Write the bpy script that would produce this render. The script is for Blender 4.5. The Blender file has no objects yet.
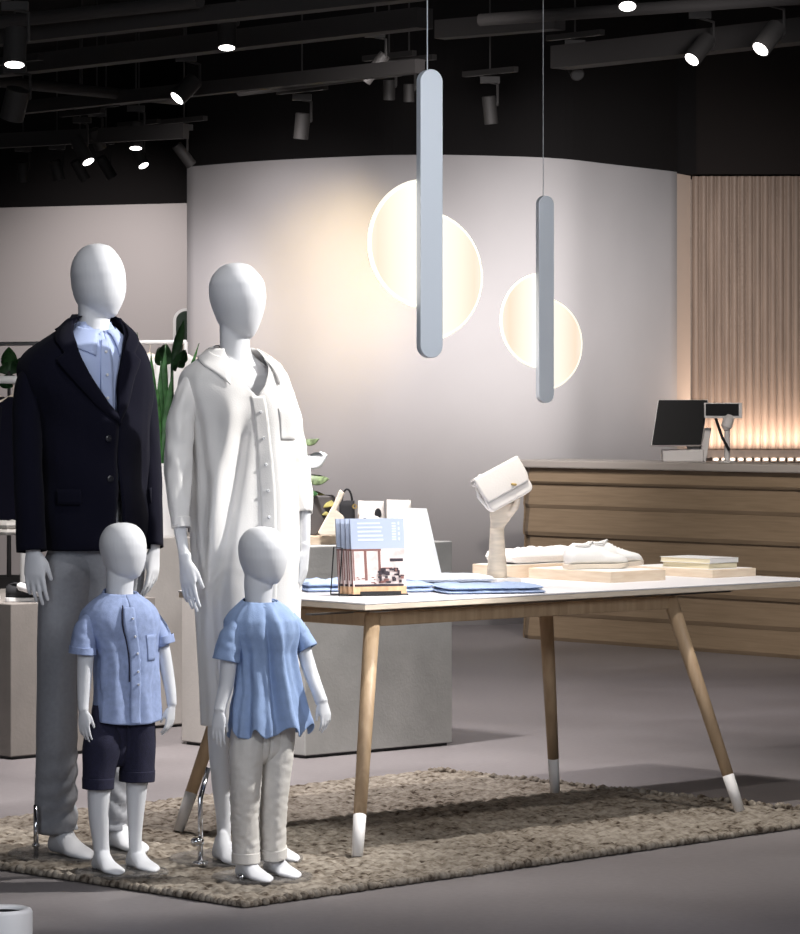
import bpy, bmesh, math, random
from mathutils import Vector, Matrix, noise
R = math.radians
sc = bpy.context.scene
COL = sc.collection
random.seed(7)

# ------------------------------------------------------------------ camera
F = 3400.0                      # focal length in pixels of the 800x934 frame
H = 1.38                        # eye height
cam_d = bpy.data.cameras.new('camera'); cam = bpy.data.objects.new('camera', cam_d); COL.objects.link(cam)
cam.location = (0, 0, H); cam.rotation_euler = (R(90), 0, 0)
cam_d.sensor_fit = 'AUTO'; cam_d.sensor_width = 36.0
cam_d.lens = F / 934 * 36.0
cam_d.shift_y = -67 / 934
cam_d.clip_end = 100
sc.camera = cam

# ------------------------------------------------------------------ world, exposure
sc.view_settings.view_transform = 'Standard'
sc.view_settings.look = 'None'
sc.view_settings.exposure = 0.0
sc.view_settings.gamma = 1.0
sc.view_settings.use_curve_mapping = False
w = bpy.data.worlds.new('world'); sc.world = w; w.use_nodes = True
w.node_tree.nodes['Background'].inputs[0].default_value = (0.75, 0.80, 1.0, 1)
w.node_tree.nodes['Background'].inputs[1].default_value = 0.15

# ------------------------------------------------------------------ lights
def spot_light(name, loc, target, power, color=(1, .95, .9), size=60, blend=.5, rad=.06):
    d = bpy.data.lights.new(name, 'SPOT'); o = bpy.data.objects.new(name, d); COL.objects.link(o)
    o.location = loc; o.rotation_euler = (Vector(target) - Vector(loc)).to_track_quat('-Z', 'Y').to_euler()
    d.energy = power; d.color = color; d.spot_size = R(size); d.spot_blend = blend; d.shadow_soft_size = rad
    return o
def area_light(name, loc, target, power, color, sx, sy):
    d = bpy.data.lights.new(name, 'AREA'); o = bpy.data.objects.new(name, d); COL.objects.link(o)
    o.location = loc; o.rotation_euler = (Vector(target) - Vector(loc)).to_track_quat('-Z', 'Y').to_euler()
    d.energy = power; d.color = color; d.shape = 'RECTANGLE'; d.size = sx; d.size_y = sy
    return o
# overhead spots above the table and the rug
spot_light('table_spot', (0.45, 10.8, 3.5), (0.3, 11.2, 0.0), 330, (1, .95, .9), 75, .6, .04)
spot_light('table_spot', (1.6, 9.8, 3.5), (0.9, 11.6, 0.7), 130, (1, .95, .9), 50, .6, .05)
# key from the right for the mannequins
spot_light('mannequin_spot', (2.5, 10.1, 3.3), (-0.75, 10.15, 1.0), 900, (1, .98, .95), 40, .5, .05)
spot_light('mannequin_spot', (-0.35, 9.0, 3.5), (-0.7, 10.1, 0.9), 50, (1, .97, .96), 60, .5, .08)
# cool fill from the shop front
area_light('front_fill', (-3.0, 2.5, 2.6), (-0.5, 10.3, 0.9), 70, (.80, .88, 1.0), 2.5, 1.5)
area_light('front_fill', (2.4, 4.0, 3.2), (0.6, 13.0, 1.6), 110, (.92, .95, 1.0), 2.0, 1.2)
# plinth area behind
spot_light('plinth_spot', (-0.9, 12.2, 3.5), (-0.5, 14.0, 0.4), 360, (1, .95, .92), 66, .7, .08)
spot_light('plinth_spot', (-1.7, 12.2, 3.5), (-1.7, 14.2, 0.8), 170, (1, .96, .94), 60, .7, .08)
spot_light('plinth_spot', (-0.8, 12.3, 3.6), (-0.8, 12.5, 0), 720, (1, .95, .96), 75, .9, .08)
# wall wash from lamps without fixtures, some added only to brighten
spot_light('wall_wash', (0.0, 17.3, 3.2), (0.1, 20.9, 0.7), 300, (1, .95, .94), 75, 1.0, .1)
spot_light('wall_wash', (1.9, 18.2, 3.0), (1.5, 21.7, 1.75), 430, (1, .97, .97), 66, 1.0, .1)
spot_light('wall_wash', (-.45, 19.5, 3.1), (-.45, 21.05, 2.05), 85, (1, .66, .05), 48, 1.0, .1)  # added warm lamp imitating the pendant's glow on the wall
spot_light('wall_wash', (-1.6, 19.9, 3.0), (-1.35, 21.9, 1.6), 110, (1, .95, .97), 50, 1.0, .1)
spot_light('wall_wash', (-2.3, 23.9, 3.5), (-2.3, 26.0, 1.6), 300, (1, .93, .92), 80, 1.0, .1)
spot_light('wall_wash', (0.3, 15.2, 3.0), (0.0, 20.9, 1.7), 330, (1, .95, .95), 50, .8, .3)  # added wide lamp, lifts the whole white wall
spot_light('wall_wash', (-1.0, 18.6, 3.1), (-.85, 21.4, 1.7), 330, (1, .94, .94), 60, 1.0, .2)
spot_light('pendant_fill', (1.2, 10.6, 3.4), (.55, 13.0, 1.8), 55, (.95, .97, 1), 30, .9, .1)  # added lamp, brightens the front of the smaller pendant
spot_light('pendant_fill', (1.0, 6.6, 3.0), (.07, 9.0, 1.9), 95, (.95, .97, 1), 26, .9, .1)  # added lamp, brightens the front of the larger pendant
spot_light('rack_fill', (-1.7, 18.9, 2.85), (-1.35, 20.0, 1.3), 90, (1, .97, .95), 50, .8, .1)  # added lamp, brightens the white shirts on the far rail
spot_light('wall_wash', (1.6, 13.2, 2.95), (1.0, 21.3, 2.5), 420, (1, .96, .97), 26, .9, .2)  # added frontal lamp, lifts the dim upper part of the wall
# counter and back floor
spot_light('counter_spot', (1.4, 15.0, 3.15), (1.5, 19.2, 0.7), 330, (1, .93, .86), 60, .9, .1)
spot_light('counter_spot', (3.0, 20.6, 3.3), (3.0, 22.6, 1.9), 16, (1, .88, .80), 90, .9, .1)
spot_light('floor_spot', (0.9, 15.0, 3.1), (0.9, 15.6, 0), 260, (1, .93, .93), 100, 1.0, .1)
spot_light('floor_spot', (0.6, 6.5, 3.6), (0.6, 7.3, 0), 230, (.97, .93, 1), 80, 1.0, .1)

# ------------------------------------------------------------------ materials
def mat(name, color, rough=.6, metal=0, bump=0, bscale=60, var=0, vscale=8, sheen=0, emis=None, estr=0, coat=0, trans=0, stretch=None, spec=None):
    m = bpy.data.materials.new(name); m.use_nodes = True
    nt = m.node_tree; N = nt.nodes; L = nt.links; b = N['Principled BSDF']
    b.inputs['Base Color'].default_value = (*color, 1); b.inputs['Roughness'].default_value = rough
    b.inputs['Metallic'].default_value = metal
    if sheen: b.inputs['Sheen Weight'].default_value = sheen
    if coat: b.inputs['Coat Weight'].default_value = coat
    if trans: b.inputs['Transmission Weight'].default_value = trans
    if spec is not None: b.inputs['Specular IOR Level'].default_value = spec
    if emis: b.inputs['Emission Color'].default_value = (*emis, 1); b.inputs['Emission Strength'].default_value = estr
    tc = N.new('ShaderNodeTexCoord'); mp = N.new('ShaderNodeMapping'); L.new(tc.outputs['Object'], mp.inputs[0])
    if stretch: mp.inputs['Scale'].default_value = stretch
    if var:
        n = N.new('ShaderNodeTexNoise'); n.inputs['Scale'].default_value = vscale; n.inputs['Detail'].default_value = 5
        L.new(mp.outputs[0], n.inputs['Vector'])
        r = N.new('ShaderNodeValToRGB'); L.new(n.outputs['Fac'], r.inputs[0])
        r.color_ramp.elements[0].position = .3; r.color_ramp.elements[1].position = .7
        r.color_ramp.elements[0].color = (*[c * (1 - var) for c in color], 1)
        r.color_ramp.elements[1].color = (*[min(1, c * (1 + var)) for c in color], 1)
        L.new(r.outputs[0], b.inputs['Base Color'])
    if bump:
        n = N.new('ShaderNodeTexNoise'); n.inputs['Scale'].default_value = bscale; n.inputs['Detail'].default_value = 3
        L.new(mp.outputs[0], n.inputs['Vector'])
        bp = N.new('ShaderNodeBump'); bp.inputs['Strength'].default_value = bump; bp.inputs['Distance'].default_value = .005
        L.new(n.outputs['Fac'], bp.inputs['Height']); L.new(bp.outputs[0], b.inputs['Normal'])
    return m
M = {}
M['skin'] = mat('mannequin_white', (.74, .745, .77), .6, spec=.3)
M['plaster'] = mat('wall_plaster', (.50, .475, .475), .85, bump=.06, bscale=90, var=.03, vscale=2)
M['plaster_back'] = mat('back_plaster', (.42, .39, .38), .9, bump=.1, bscale=120)
M['black'] = mat('ceiling_black', (.010, .009, .009), .95, spec=.1)
M['dark'] = mat('bulkhead_dark', (.017, .014, .013), .95, spec=.1)
M['fixture'] = mat('fixture_charcoal', (.022, .02, .019), .7)
M['pipe'] = mat('pipe_charcoal', (.03, .027, .026), .8)
M['lens_on'] = mat('lens_lit', (1, 1, 1), .3, emis=(1, .95, .92), estr=6)
M['lens_off'] = mat('lens_unlit', (.05, .05, .05), .3)
M['navy'] = mat('navy_wool', (.0045, .0045, .0115), .95, bump=.2, bscale=400, sheen=.03, spec=.12)
M['navy2'] = mat('navy_lining', (.006, .006, .012), .9, spec=.2)
M['shirtblue'] = mat('pale_blue_cotton', (.42, .50, .74), .85, bump=.1, bscale=300)
M['boyshirt'] = mat('chambray_blue', (.31, .385, .61), .85, bump=.2, bscale=350, var=.10, vscale=60)
M['girlblouse'] = mat('cornflower_cotton', (.28, .385, .61), .85, bump=.2, bscale=300, var=.06, vscale=50)
M['shorts'] = mat('indigo_denim', (.012, .012, .035), .9, bump=.3, bscale=400, var=.2, vscale=120)
M['greytrouser'] = mat('grey_flannel', (.32, .325, .35), .9, bump=.2, bscale=400, var=.06, vscale=80)
M['whitecloth'] = mat('white_cotton', (.83, .81, .79), .85, bump=.12, bscale=250)
M['cream'] = mat('ecru_twill', (.68, .65, .61), .9, bump=.2, bscale=300)
M['button'] = mat('pearl_button', (.8, .8, .82), .3)
M['navybutton'] = mat('dark_button', (.01, .01, .015), .35)
M['chrome'] = mat('chrome', (.7, .7, .72), .12, 1)
M['glassplate'] = mat('frosted_plate', (.20, .19, .185), .25)
M['glassplate'].node_tree.nodes['Principled BSDF'].inputs['Alpha'].default_value = .35
M['bracket'] = mat('steel_bracket', (.35, .35, .36), .3, 1)
M['pendant'] = mat('pendant_paint', (.80, .85, .91), .45)
M['wire'] = mat('pendant_wire', (.65, .66, .68), .4)
M['tabletop'] = mat('white_laminate', (.80, .78, .80), .45)
M['dipped'] = mat('white_dip', (.74, .72, .71), .5)
M['palewood'] = mat('birch_wood', (.82, .71, .58), .55, var=.12, vscale=14, stretch=(1, 1, 6))
M['concrete'] = mat('plinth_concrete', (.40, .40, .385), .75, bump=.15, bscale=80, var=.12, vscale=6)
M['concrete_warm'] = mat('plinth_warm', (.22, .20, .18), .75, bump=.15, bscale=80, var=.10, vscale=6)
M['concrete_lite'] = mat('plinth_light', (.46, .43, .40), .75, bump=.15, bscale=80, var=.08, vscale=6)
M['blackmetal'] = mat('black_metal', (.012, .012, .013), .4)
M['whitepaint'] = mat('white_paint', (.78, .77, .76), .45)
M['paper'] = mat('white_paper', (.80, .82, .84), .6)
M['leaf'] = mat('leaf_green', (.035, .12, .03), .45, var=.5, vscale=30)
M['leafdark'] = mat('leaf_dark', (.03, .085, .03), .4, var=.5, vscale=25)
M['leafpale'] = mat('leaf_variegated', (.15, .20, .10), .5, var=.6, vscale=50)
M['leafyellow'] = mat('leaf_olive', (.28, .25, .08), .5, var=.6, vscale=40)
M['potgrey'] = mat('pot_slate', (.075, .068, .068), .6)
M['soil'] = mat('soil', (.02, .014, .01), .95, bump=.5)
M['leather'] = mat('cream_leather', (.80, .75, .70), .5, bump=.1, bscale=150)
M['denim'] = mat('washed_blue_cotton', (.34, .43, .62), .85, bump=.25, bscale=250, var=.12, vscale=40)
M['denimpale'] = mat('very_pale_blue_cotton', (.62, .67, .76), .85, bump=.25, bscale=250)
M['linen'] = mat('white_linen', (.82, .80, .78), .9, bump=.3, bscale=200)
M['shoe'] = mat('white_shoe_leather', (.80, .79, .77), .5)
M['sole'] = mat('pale_sole', (.68, .60, .50), .6)
M['blackcloth'] = mat('black_canvas', (.012, .012, .014), .85)
M['gold'] = mat('brass', (.7, .5, .2), .3, 1)
M['screen'] = mat('screen_black', (.006, .006, .007), .45, spec=.15)
M['posgrey'] = mat('pos_plastic', (.66, .63, .62), .5)
M['ivory'] = mat('ivory_page', (.78, .70, .50), .7)
M['mirror'] = mat('mirror_green', (.02, .035, .018), .3, .2)  # dark green painted in for what the mirror reflects
M['tanpanel'] = mat('tan_panel', (.56, .46, .39), .6)
M['cov_blue'] = mat('cover_blue', (.38, .44, .58), .45)
M['cov_text'] = mat('cover_text', (.58, .65, .78), .5)
M['cov_pink'] = mat('cover_pale', (.66, .56, .55), .5, var=.25, vscale=35)
M['cov_brown'] = mat('cover_brown', (.20, .09, .08), .5)
M['cov_tan'] = mat('cover_tan', (.72, .45, .26), .5, var=.2, vscale=60)
M['cov_dark'] = mat('cover_dark', (.03, .02, .03), .5)
M['led'] = mat('led', (1, 1, 1), .3, emis=(1, .82, .66), estr=2.5)

def wood(name, c1, c2, axis_scale=(2, 2, 18), rough=.5):
    m = bpy.data.materials.new(name); m.use_nodes = True
    nt = m.node_tree; N = nt.nodes; L = nt.links; b = N['Principled BSDF']; b.inputs['Roughness'].default_value = rough
    tc = N.new('ShaderNodeTexCoord'); mp = N.new('ShaderNodeMapping'); mp.inputs['Scale'].default_value = axis_scale
    L.new(tc.outputs['Object'], mp.inputs[0])
    n = N.new('ShaderNodeTexNoise'); n.inputs['Scale'].default_value = 3; n.inputs['Detail'].default_value = 8; n.inputs['Distortion'].default_value = .6
    L.new(mp.outputs[0], n.inputs['Vector'])
    r = N.new('ShaderNodeValToRGB'); r.color_ramp.elements[0].position = .32; r.color_ramp.elements[1].position = .68
    r.color_ramp.elements[0].color = (*c1, 1); r.color_ramp.elements[1].color = (*c2, 1)
    L.new(n.outputs['Fac'], r.inputs[0]); L.new(r.outputs[0], b.inputs['Base Color'])
    return m
M['tablewood'] = wood('oak', (.39, .27, .165), (.50, .36, .23), (14, 14, 1.2))
M['counterwood'] = wood('counter_oak', (.27, .195, .125), (.34, .25, .165), (1.2, 1.2, 25))
M['flute'] = wood('fluted_oak', (.21, .155, .12), (.27, .20, .155), (6, 6, .6), .6)
M['traywood'] = wood('pale_pine', (.68, .54, .40), (.78, .66, .52), (3, 3, 25), .6)

def emis_disc():
    m = bpy.data.materials.new('opal_disc'); m.use_nodes = True
    nt = m.node_tree; N = nt.nodes; L = nt.links; b = N['Principled BSDF']
    b.inputs['Base Color'].default_value = (.25, .22, .18, 1); b.inputs['Roughness'].default_value = .35
    tc = N.new('ShaderNodeTexCoord'); sx = N.new('ShaderNodeSeparateXYZ'); L.new(tc.outputs['Object'], sx.inputs[0])
    ab = N.new('ShaderNodeMath'); ab.operation = 'ABSOLUTE'; L.new(sx.outputs['X'], ab.inputs[0])
    r = N.new('ShaderNodeValToRGB'); L.new(ab.outputs[0], r.inputs[0])
    mr = N.new('ShaderNodeMapRange'); mr.inputs['From Max'].default_value = .2; L.new(ab.outputs[0], mr.inputs['Value']); L.new(mr.outputs[0], r.inputs[0])
    e = r.color_ramp.elements
    e[0].position = 0; e[0].color = (1.0, 1, .95, 1); e[1].position = 1; e[1].color = (1.0, .92, .80, 1)
    k = e.new(.45); k.color = (1.0, .90, .75, 1); k = e.new(.72); k.color = (.90, .73, .57, 1)
    L.new(r.outputs[0], b.inputs['Emission Color']); b.inputs['Emission Strength'].default_value = 1.0
    return m
M['opal'] = emis_disc()
M['opalrim'] = mat('opal_rim', (.85, .82, .75), .3, emis=(1, .95, .78), estr=1.0)

def floor_mat():
    m = bpy.data.materials.new('polished_concrete'); m.use_nodes = True
    nt = m.node_tree; N = nt.nodes; L = nt.links; b = N['Principled BSDF']
    tc = N.new('ShaderNodeTexCoord')
    n1 = N.new('ShaderNodeTexNoise'); n1.inputs['Scale'].default_value = 1.3; n1.inputs['Detail'].default_value = 7; n1.inputs['Distortion'].default_value = .7
    n2 = N.new('ShaderNodeTexNoise'); n2.inputs['Scale'].default_value = 45; n2.inputs['Detail'].default_value = 4
    L.new(tc.outputs['Object'], n1.inputs['Vector']); L.new(tc.outputs['Object'], n2.inputs['Vector'])
    r = N.new('ShaderNodeValToRGB'); r.color_ramp.elements[0].position = .3; r.color_ramp.elements[1].position = .72
    r.color_ramp.elements[0].color = (.165, .148, .150, 1); r.color_ramp.elements[1].color = (.25, .228, .230, 1)
    mx = N.new('ShaderNodeMix'); mx.data_type = 'FLOAT'; mx.inputs[0].default_value = .3
    L.new(n1.outputs['Fac'], mx.inputs[2]); L.new(n2.outputs['Fac'], mx.inputs[3]); L.new(mx.outputs[0], r.inputs[0])
    L.new(r.outputs[0], b.inputs['Base Color'])
    rr = N.new('ShaderNodeMapRange'); rr.inputs['To Min'].default_value = .38; rr.inputs['To Max'].default_value = .6
    L.new(n1.outputs['Fac'], rr.inputs['Value']); L.new(rr.outputs[0], b.inputs['Roughness'])
    bp = N.new('ShaderNodeBump'); bp.inputs['Strength'].default_value = .12; bp.inputs['Distance'].default_value = .004
    L.new(n2.outputs['Fac'], bp.inputs['Height']); L.new(bp.outputs[0], b.inputs['Normal'])
    return m
M['floor'] = floor_mat()
def rug_mat():
    m = bpy.data.materials.new('boucle_wool'); m.use_nodes = True
    nt = m.node_tree; N = nt.nodes; L = nt.links; b = N['Principled BSDF']; b.inputs['Roughness'].default_value = 1
    b.inputs['Specular IOR Level'].default_value = .1
    tc = N.new('ShaderNodeTexCoord')
    n1 = N.new('ShaderNodeTexNoise'); n1.inputs['Scale'].default_value = 38; n1.inputs['Detail'].default_value = 5
    n2 = N.new('ShaderNodeTexNoise'); n2.inputs['Scale'].default_value = 3; n2.inputs['Detail'].default_value = 3
    n3 = N.new('ShaderNodeTexNoise'); n3.inputs['Scale'].default_value = 260
    for n in (n1, n2, n3): L.new(tc.outputs['Object'], n.inputs['Vector'])
    r = N.new('ShaderNodeValToRGB'); e = r.color_ramp.elements
    e[0].position = .36; e[0].color = (.055, .04, .03, 1); e[1].position = .62; e[1].color = (.32, .285, .24, 1)
    k = e.new(.44); k.color = (.18, .152, .122, 1)
    mx = N.new('ShaderNodeMix'); mx.data_type = 'FLOAT'; mx.inputs[0].default_value = .25
    L.new(n1.outputs['Fac'], mx.inputs[2]); L.new(n2.outputs['Fac'], mx.inputs[3]); L.new(mx.outputs[0], r.inputs[0])
    L.new(r.outputs[0], b.inputs['Base Color'])
    bp = N.new('ShaderNodeBump'); bp.inputs['Strength'].default_value = .6; bp.inputs['Distance'].default_value = .004
    L.new(n3.outputs['Fac'], bp.inputs['Height']); L.new(bp.outputs[0], b.inputs['Normal'])
    return m
M['rug'] = rug_mat()

# ------------------------------------------------------------------ helpers
U = Vector((.743, .669, 0)); V = Vector((-.669, .743, 0)); Z = Vector((0, 0, 1))
def at(px, py, D): return Vector(((px - 400) * D / F, D, H - (py - 400) * D / F))

class MB:
    def __init__(s): s.v = []; s.f = []; s.m = []; s.cur = 0
    def add(s, vs, fs):
        o = len(s.v); s.v += [Vector(p) for p in vs]
        for f in fs: s.f.append(tuple(i + o for i in f)); s.m.append(s.cur)
        return s
    def box(s, c, size, ax=None):
        c = Vector(c); x, y, z = ax or (Vector((1, 0, 0)), Vector((0, 1, 0)), Z)
        hx, hy, hz = [k / 2 for k in size]
        P = [c + x * (i * hx) + y * (j * hy) + z * (k * hz) for i in (-1, 1) for j in (-1, 1) for k in (-1, 1)]
        return s.add(P, [(0, 1, 3, 2), (4, 6, 7, 5), (0, 4, 5, 1), (2, 3, 7, 6), (0, 2, 6, 4), (1, 5, 7, 3)])
    def rings(s, RR, cap=True, closed=True):
        n = len(RR[0]); vs = [p for r in RR for p in r]; fs = []
        for i in range(len(RR) - 1):
            for j in range(n if closed else n - 1):
                k = (j + 1) % n
                fs.append((i * n + j, i * n + k, (i + 1) * n + k, (i + 1) * n + j))
        if cap and closed:
            fs.append(tuple(range(n - 1, -1, -1))); fs.append(tuple((len(RR) - 1) * n + j for j in range(n)))
        return s.add(vs, fs)
    def tube(s, pts, rad, seg=14, side=None, rb=None, cap=True, round_end=True, disp=None):
        pts = [Vector(p) for p in pts]; n = len(pts); RR = []
        rb = rb or rad
        tang = []
        for i in range(n):
            a = pts[max(0, i - 1)]; b = pts[min(n - 1, i + 1)]; tang.append((b - a).normalized())
        x = Vector(side) if side is not None else (Vector((1, 0, 0)) if abs(tang[0].x) < .8 else Vector((0, 1, 0)))
        def ring(c, t, ra_, rb_, i):
            nonlocal x
            x = (x - t * x.dot(t)).normalized(); y = t.cross(x)
            out = []
            for k in range(seg):
                an = 2 * math.pi * k / seg
                q = 1 + (disp(an, i) if disp else 0)
                out.append(c + x * math.cos(an) * ra_ * q + y * math.sin(an) * rb_ * q)
            return out
        if round_end and cap:
            for q in (.35, .75): RR.append(ring(pts[0] - tang[0] * rad[0] * .9 * (1 - q), tang[0], rad[0] * math.sqrt(q) * .9, rb[0] * math.sqrt(q) * .9, 0))
        for i in range(n): RR.append(ring(pts[i], tang[i], rad[i], rb[i], i))
        if round_end and cap:
            for q in (.75, .35): RR.append(ring(pts[-1] + tang[-1] * rad[-1] * .9 * (1 - q), tang[-1], rad[-1] * math.sqrt(q) * .9, rb[-1] * math.sqrt(q) * .9, n - 1))
        return s.rings(RR, cap)
    def lathe(s, c, prof, seg=32, ax=None, cap=True):
        c = Vector(c); x, y, z = ax or (Vector((1, 0, 0)), Vector((0, 1, 0)), Z)
        RR = [[c + z * h + x * (math.cos(2 * math.pi * k / seg) * r) + y * (math.sin(2 * math.pi * k / seg) * r) for k in range(seg)] for r, h in prof]
        return s.rings(RR, cap)
    def prism(s, poly, ax, depth, c=(0, 0, 0)):
        c = Vector(c); x, y, z = ax; n = len(poly)
        P = [c + x * a + y * b - z * depth / 2 for a, b in poly] + [c + x * a + y * b + z * depth / 2 for a, b in poly]
        fs = [tuple(range(n - 1, -1, -1)), tuple(range(n, 2 * n))] + [(i, (i + 1) % n, (i + 1) % n + n, i + n) for i in range(n)]
        return s.add(P, fs)
    def grid(s, fn, nu, nv):
        return s.rings([[fn(i / nu, j / nv) for j in range(nv + 1)] for i in range(nu + 1)], False, False)
    def build(s, name, mats, parent=None, loc=None, smooth=False, bevel=0, solid=0, subsurf=0, remesh=0, sm_it=0):
        org = Vector(loc) if loc is not None else (parent_world(parent) if parent else Vector((0, 0, 0)))
        me = bpy.data.meshes.new(name); me.from_pydata([tuple(p - org) for p in s.v], [], s.f)
        for m in (mats if isinstance(mats, (list, tuple)) else [mats]): me.materials.append(M[m] if isinstance(m, str) else m)
        me.polygons.foreach_set('material_index', s.m)
        bm = bmesh.new(); bm.from_mesh(me); bmesh.ops.recalc_face_normals(bm, faces=bm.faces); bm.to_mesh(me); bm.free()
        if smooth: me.polygons.foreach_set('use_smooth', [True] * len(me.polygons))
        o = bpy.data.objects.new(name, me); COL.objects.link(o)
        if parent:
            o.parent = parent; o.location = org - parent_world(parent)
        else: o.location = org
        if remesh:
            k = o.modifiers.new('r', 'REMESH'); k.mode = 'VOXEL'; k.voxel_size = remesh; k.use_smooth_shade = True
            if sm_it: k = o.modifiers.new('s', 'SMOOTH'); k.factor = .5; k.iterations = sm_it
        if solid: k = o.modifiers.new('t', 'SOLIDIFY'); k.thickness = solid; k.offset = 0
        if bevel:
            k = o.modifiers.new('b', 'BEVEL'); k.width = bevel; k.segments = 2; k.limit_method = 'ANGLE'; k.angle_limit = R(40)
        if subsurf: k = o.modifiers.new('u', 'SUBSURF'); k.levels = subsurf; k.render_levels = subsurf
        return o
def parent_world(p):
    v = Vector((0, 0, 0))
    while p: v = v + p.location; p = p.parent
    return v
def thing(name, label, cat, loc, group=None):
    o = bpy.data.objects.new(name, None); COL.objects.link(o); o.location = loc; o.empty_display_size = .1
    return tag(o, label, cat, group)
def tag(o, label, cat, group=None, kind=None):
    o['label'] = label; o['category'] = cat
    if group: o['group'] = group
    if kind: o['kind'] = kind
    return o
def struct(o, label=None):
    o['kind'] = 'structure'
    if label: o['label'] = label
    return o
def pchip(xs, ys, x):
    if x <= xs[0]: return ys[0]
    if x >= xs[-1]: return ys[-1]
    i = 0
    while x > xs[i + 1]: i += 1
    n = len(xs)
    def sl(k): return (ys[k + 1] - ys[k]) / (xs[k + 1] - xs[k])
    def d(k):
        if k == 0: return sl(0)
        if k == n - 1: return sl(n - 2)
        a, b = sl(k - 1), sl(k)
        return 0 if a * b <= 0 else 2 * a * b / (a + b)
    h = xs[i + 1] - xs[i]; t = (x - xs[i]) / h
    return ((1 + 2 * t) * (1 - t) ** 2 * ys[i] + t * (1 - t) ** 2 * h * d(i) + t * t * (3 - 2 * t) * ys[i + 1] + t * t * (t - 1) * h * d(i + 1))
def fbm(x, y, z=0.0):
    return noise.noise(Vector((x, y, z))) + .5 * noise.noise(Vector((x * 2.1 + 7, y * 2.1, z))) + .25 * noise.noise(Vector((x * 4.3, y * 4.3 + 3, z)))

# ================================================================== STRUCTURE
def quad(name, pts, m, label=None):
    return struct(MB().add(pts, [tuple(range(len(pts)))]).build(name, m), label)
struct(MB().box((0, 14, -.05), (14, 36, .1)).build('floor', 'floor'))
struct(MB().box((0, 14, 4.05), (14, 36, .1)).build('ceiling', 'black'))
# curved white display wall standing free; top at 2.88
WT = 2.88
wall_px = [(187, 167), (222, 163.8), (260, 161), (300, 158.8), (340, 157), (400, 155), (435, 154.8), (470, 155.3), (530, 157), (565, 159), (600, 163), (640, 167.6), (677, 172)]
wp = []
for px, py in wall_px:
    D = (WT - H) * F / (400 - py); wp.append(Vector(((px - 400) * D / F, D, 0)))
xs = [p.x for p in wp]; ys = [p.y for p in wp]
fr = [Vector((xs[0] + (xs[-1] - xs[0]) * i / 60, pchip(xs, ys, xs[0] + (xs[-1] - xs[0]) * i / 60), 0)) for i in range(61)]
def wall_strip(name, z0, z1, m, off=0.0):
    mb = MB(); n = len(fr)
    bk = [p + Vector((0, .30, 0)) for p in fr]; ff = [p + Vector((0, off, 0)) for p in fr]
    RR = []
    for q in range(n):
        RR.append([ff[q] + Z * z0, ff[q] + Z * z1, bk[q] + Z * z1, bk[q] + Z * z0])
    return struct(mb.rings(RR).build(name, m, smooth=False))
wo = wall_strip('wall_center', 0, WT, 'plaster')
for p in wo.data.polygons: p.use_smooth = abs(p.normal.z) < .5 and abs(p.normal.y) > .3
wall_strip('wall_bulkhead', WT, 4.0, 'black', .002)
# tan end panel, fluted oak wall and the dark wall above
e = fr[-1]
a0 = e; a1 = at(690.5, 0, 22.6); a1.z = 0
struct(MB().prism([(a0.x, a0.y), (a1.x, a1.y), (a1.x, a1.y + .3), (a0.x, a0.y + .3)], (Vector((1, 0, 0)), Vector((0, 1, 0)), Z), WT - .01, (0, 0, (WT - .01) / 2)).build('trim_1', 'tanpanel'))
struct(MB().box(((a0.x + a1.x) / 2 + .01, (a0.y + a1.y) / 2 + .18, 3.44), (a1.x - a0.x + .04, .3, 1.13)).build('wall_bulkhead_end', 'black'))
mb = MB(); x0 = a1.x + .012; y0 = 22.62; PER = .0512; prof = []
nfl = 22; STEP = 12
for k in range(nfl * STEP + 1):
    x = x0 + PER * k / STEP
    prof.append(Vector((x, y0 - .005 * (x - x0) - .020 * abs(math.sin(math.pi * k / STEP)), 0)))
FB = 1.055
mb.rings([[p + Z * FB, p + Z * (WT - .012)] for p in prof], False, False)
struct(mb.build('wall_right', 'flute', smooth=True))
xe = prof[-1].x
struct(MB().box(((x0 + xe) / 2, y0 + .12, 1.5), (xe - x0 + .1, .2, 2.7)).build('wall_backing', 'flute'))
struct(MB().box((x0 + 1.6, y0 + .03, 3.45), (3.24, .12, 1.14)).build('wall_upper', 'dark'))
struct(MB().box((5.6, 14, 2), (.1, 36, 4)).build('wall_east', 'dark'))
struct(MB().box((-5.6, 14, 2), (.1, 36, 4)).build('wall_west', 'plaster_back'))
# far left wall
p0 = Vector((-5.6, 27.4, 0)); p1 = Vector((1.2, 25.0 - .45, 0))
d = (p1 - p0); nrm = Vector((-d.y, d.x, 0)).normalized()
struct(MB().add([p0, p1, p1 + Z * 2.87, p0 + Z * 2.87], [(0, 1, 2, 3)]).build('wall_left', 'plaster_back'))
struct(MB().add([p0 + Z * 2.87, p1 + Z * 2.87, p1 + Z * 4, p0 + Z * 4], [(0, 1, 2, 3)]).build('wall_left_upper', 'black'))
struct(MB().box((4, 26.5, 2), (8, .1, 4)).build('wall_back', 'dark'))

# ---- ledge with row of lamps below the flutes
lg = MB(); lg.box(((x0 + xe) / 2, y0 - .10, 1.025), (xe - x0, .18, .05))
struct(lg.build('trim_2', 'flute'))
struct(MB().box(((x0 + xe) / 2, y0 - .03, .5), (xe - x0, .04, 1.0)).build('trim_3', 'tanpanel'))
area_light('flute_light', ((x0 + xe) / 2, y0 - .12, 1.07), ((x0 + xe) / 2, y0 + .05, 2.0), 10, (1, .80, .66), xe - x0, .05)

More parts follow.
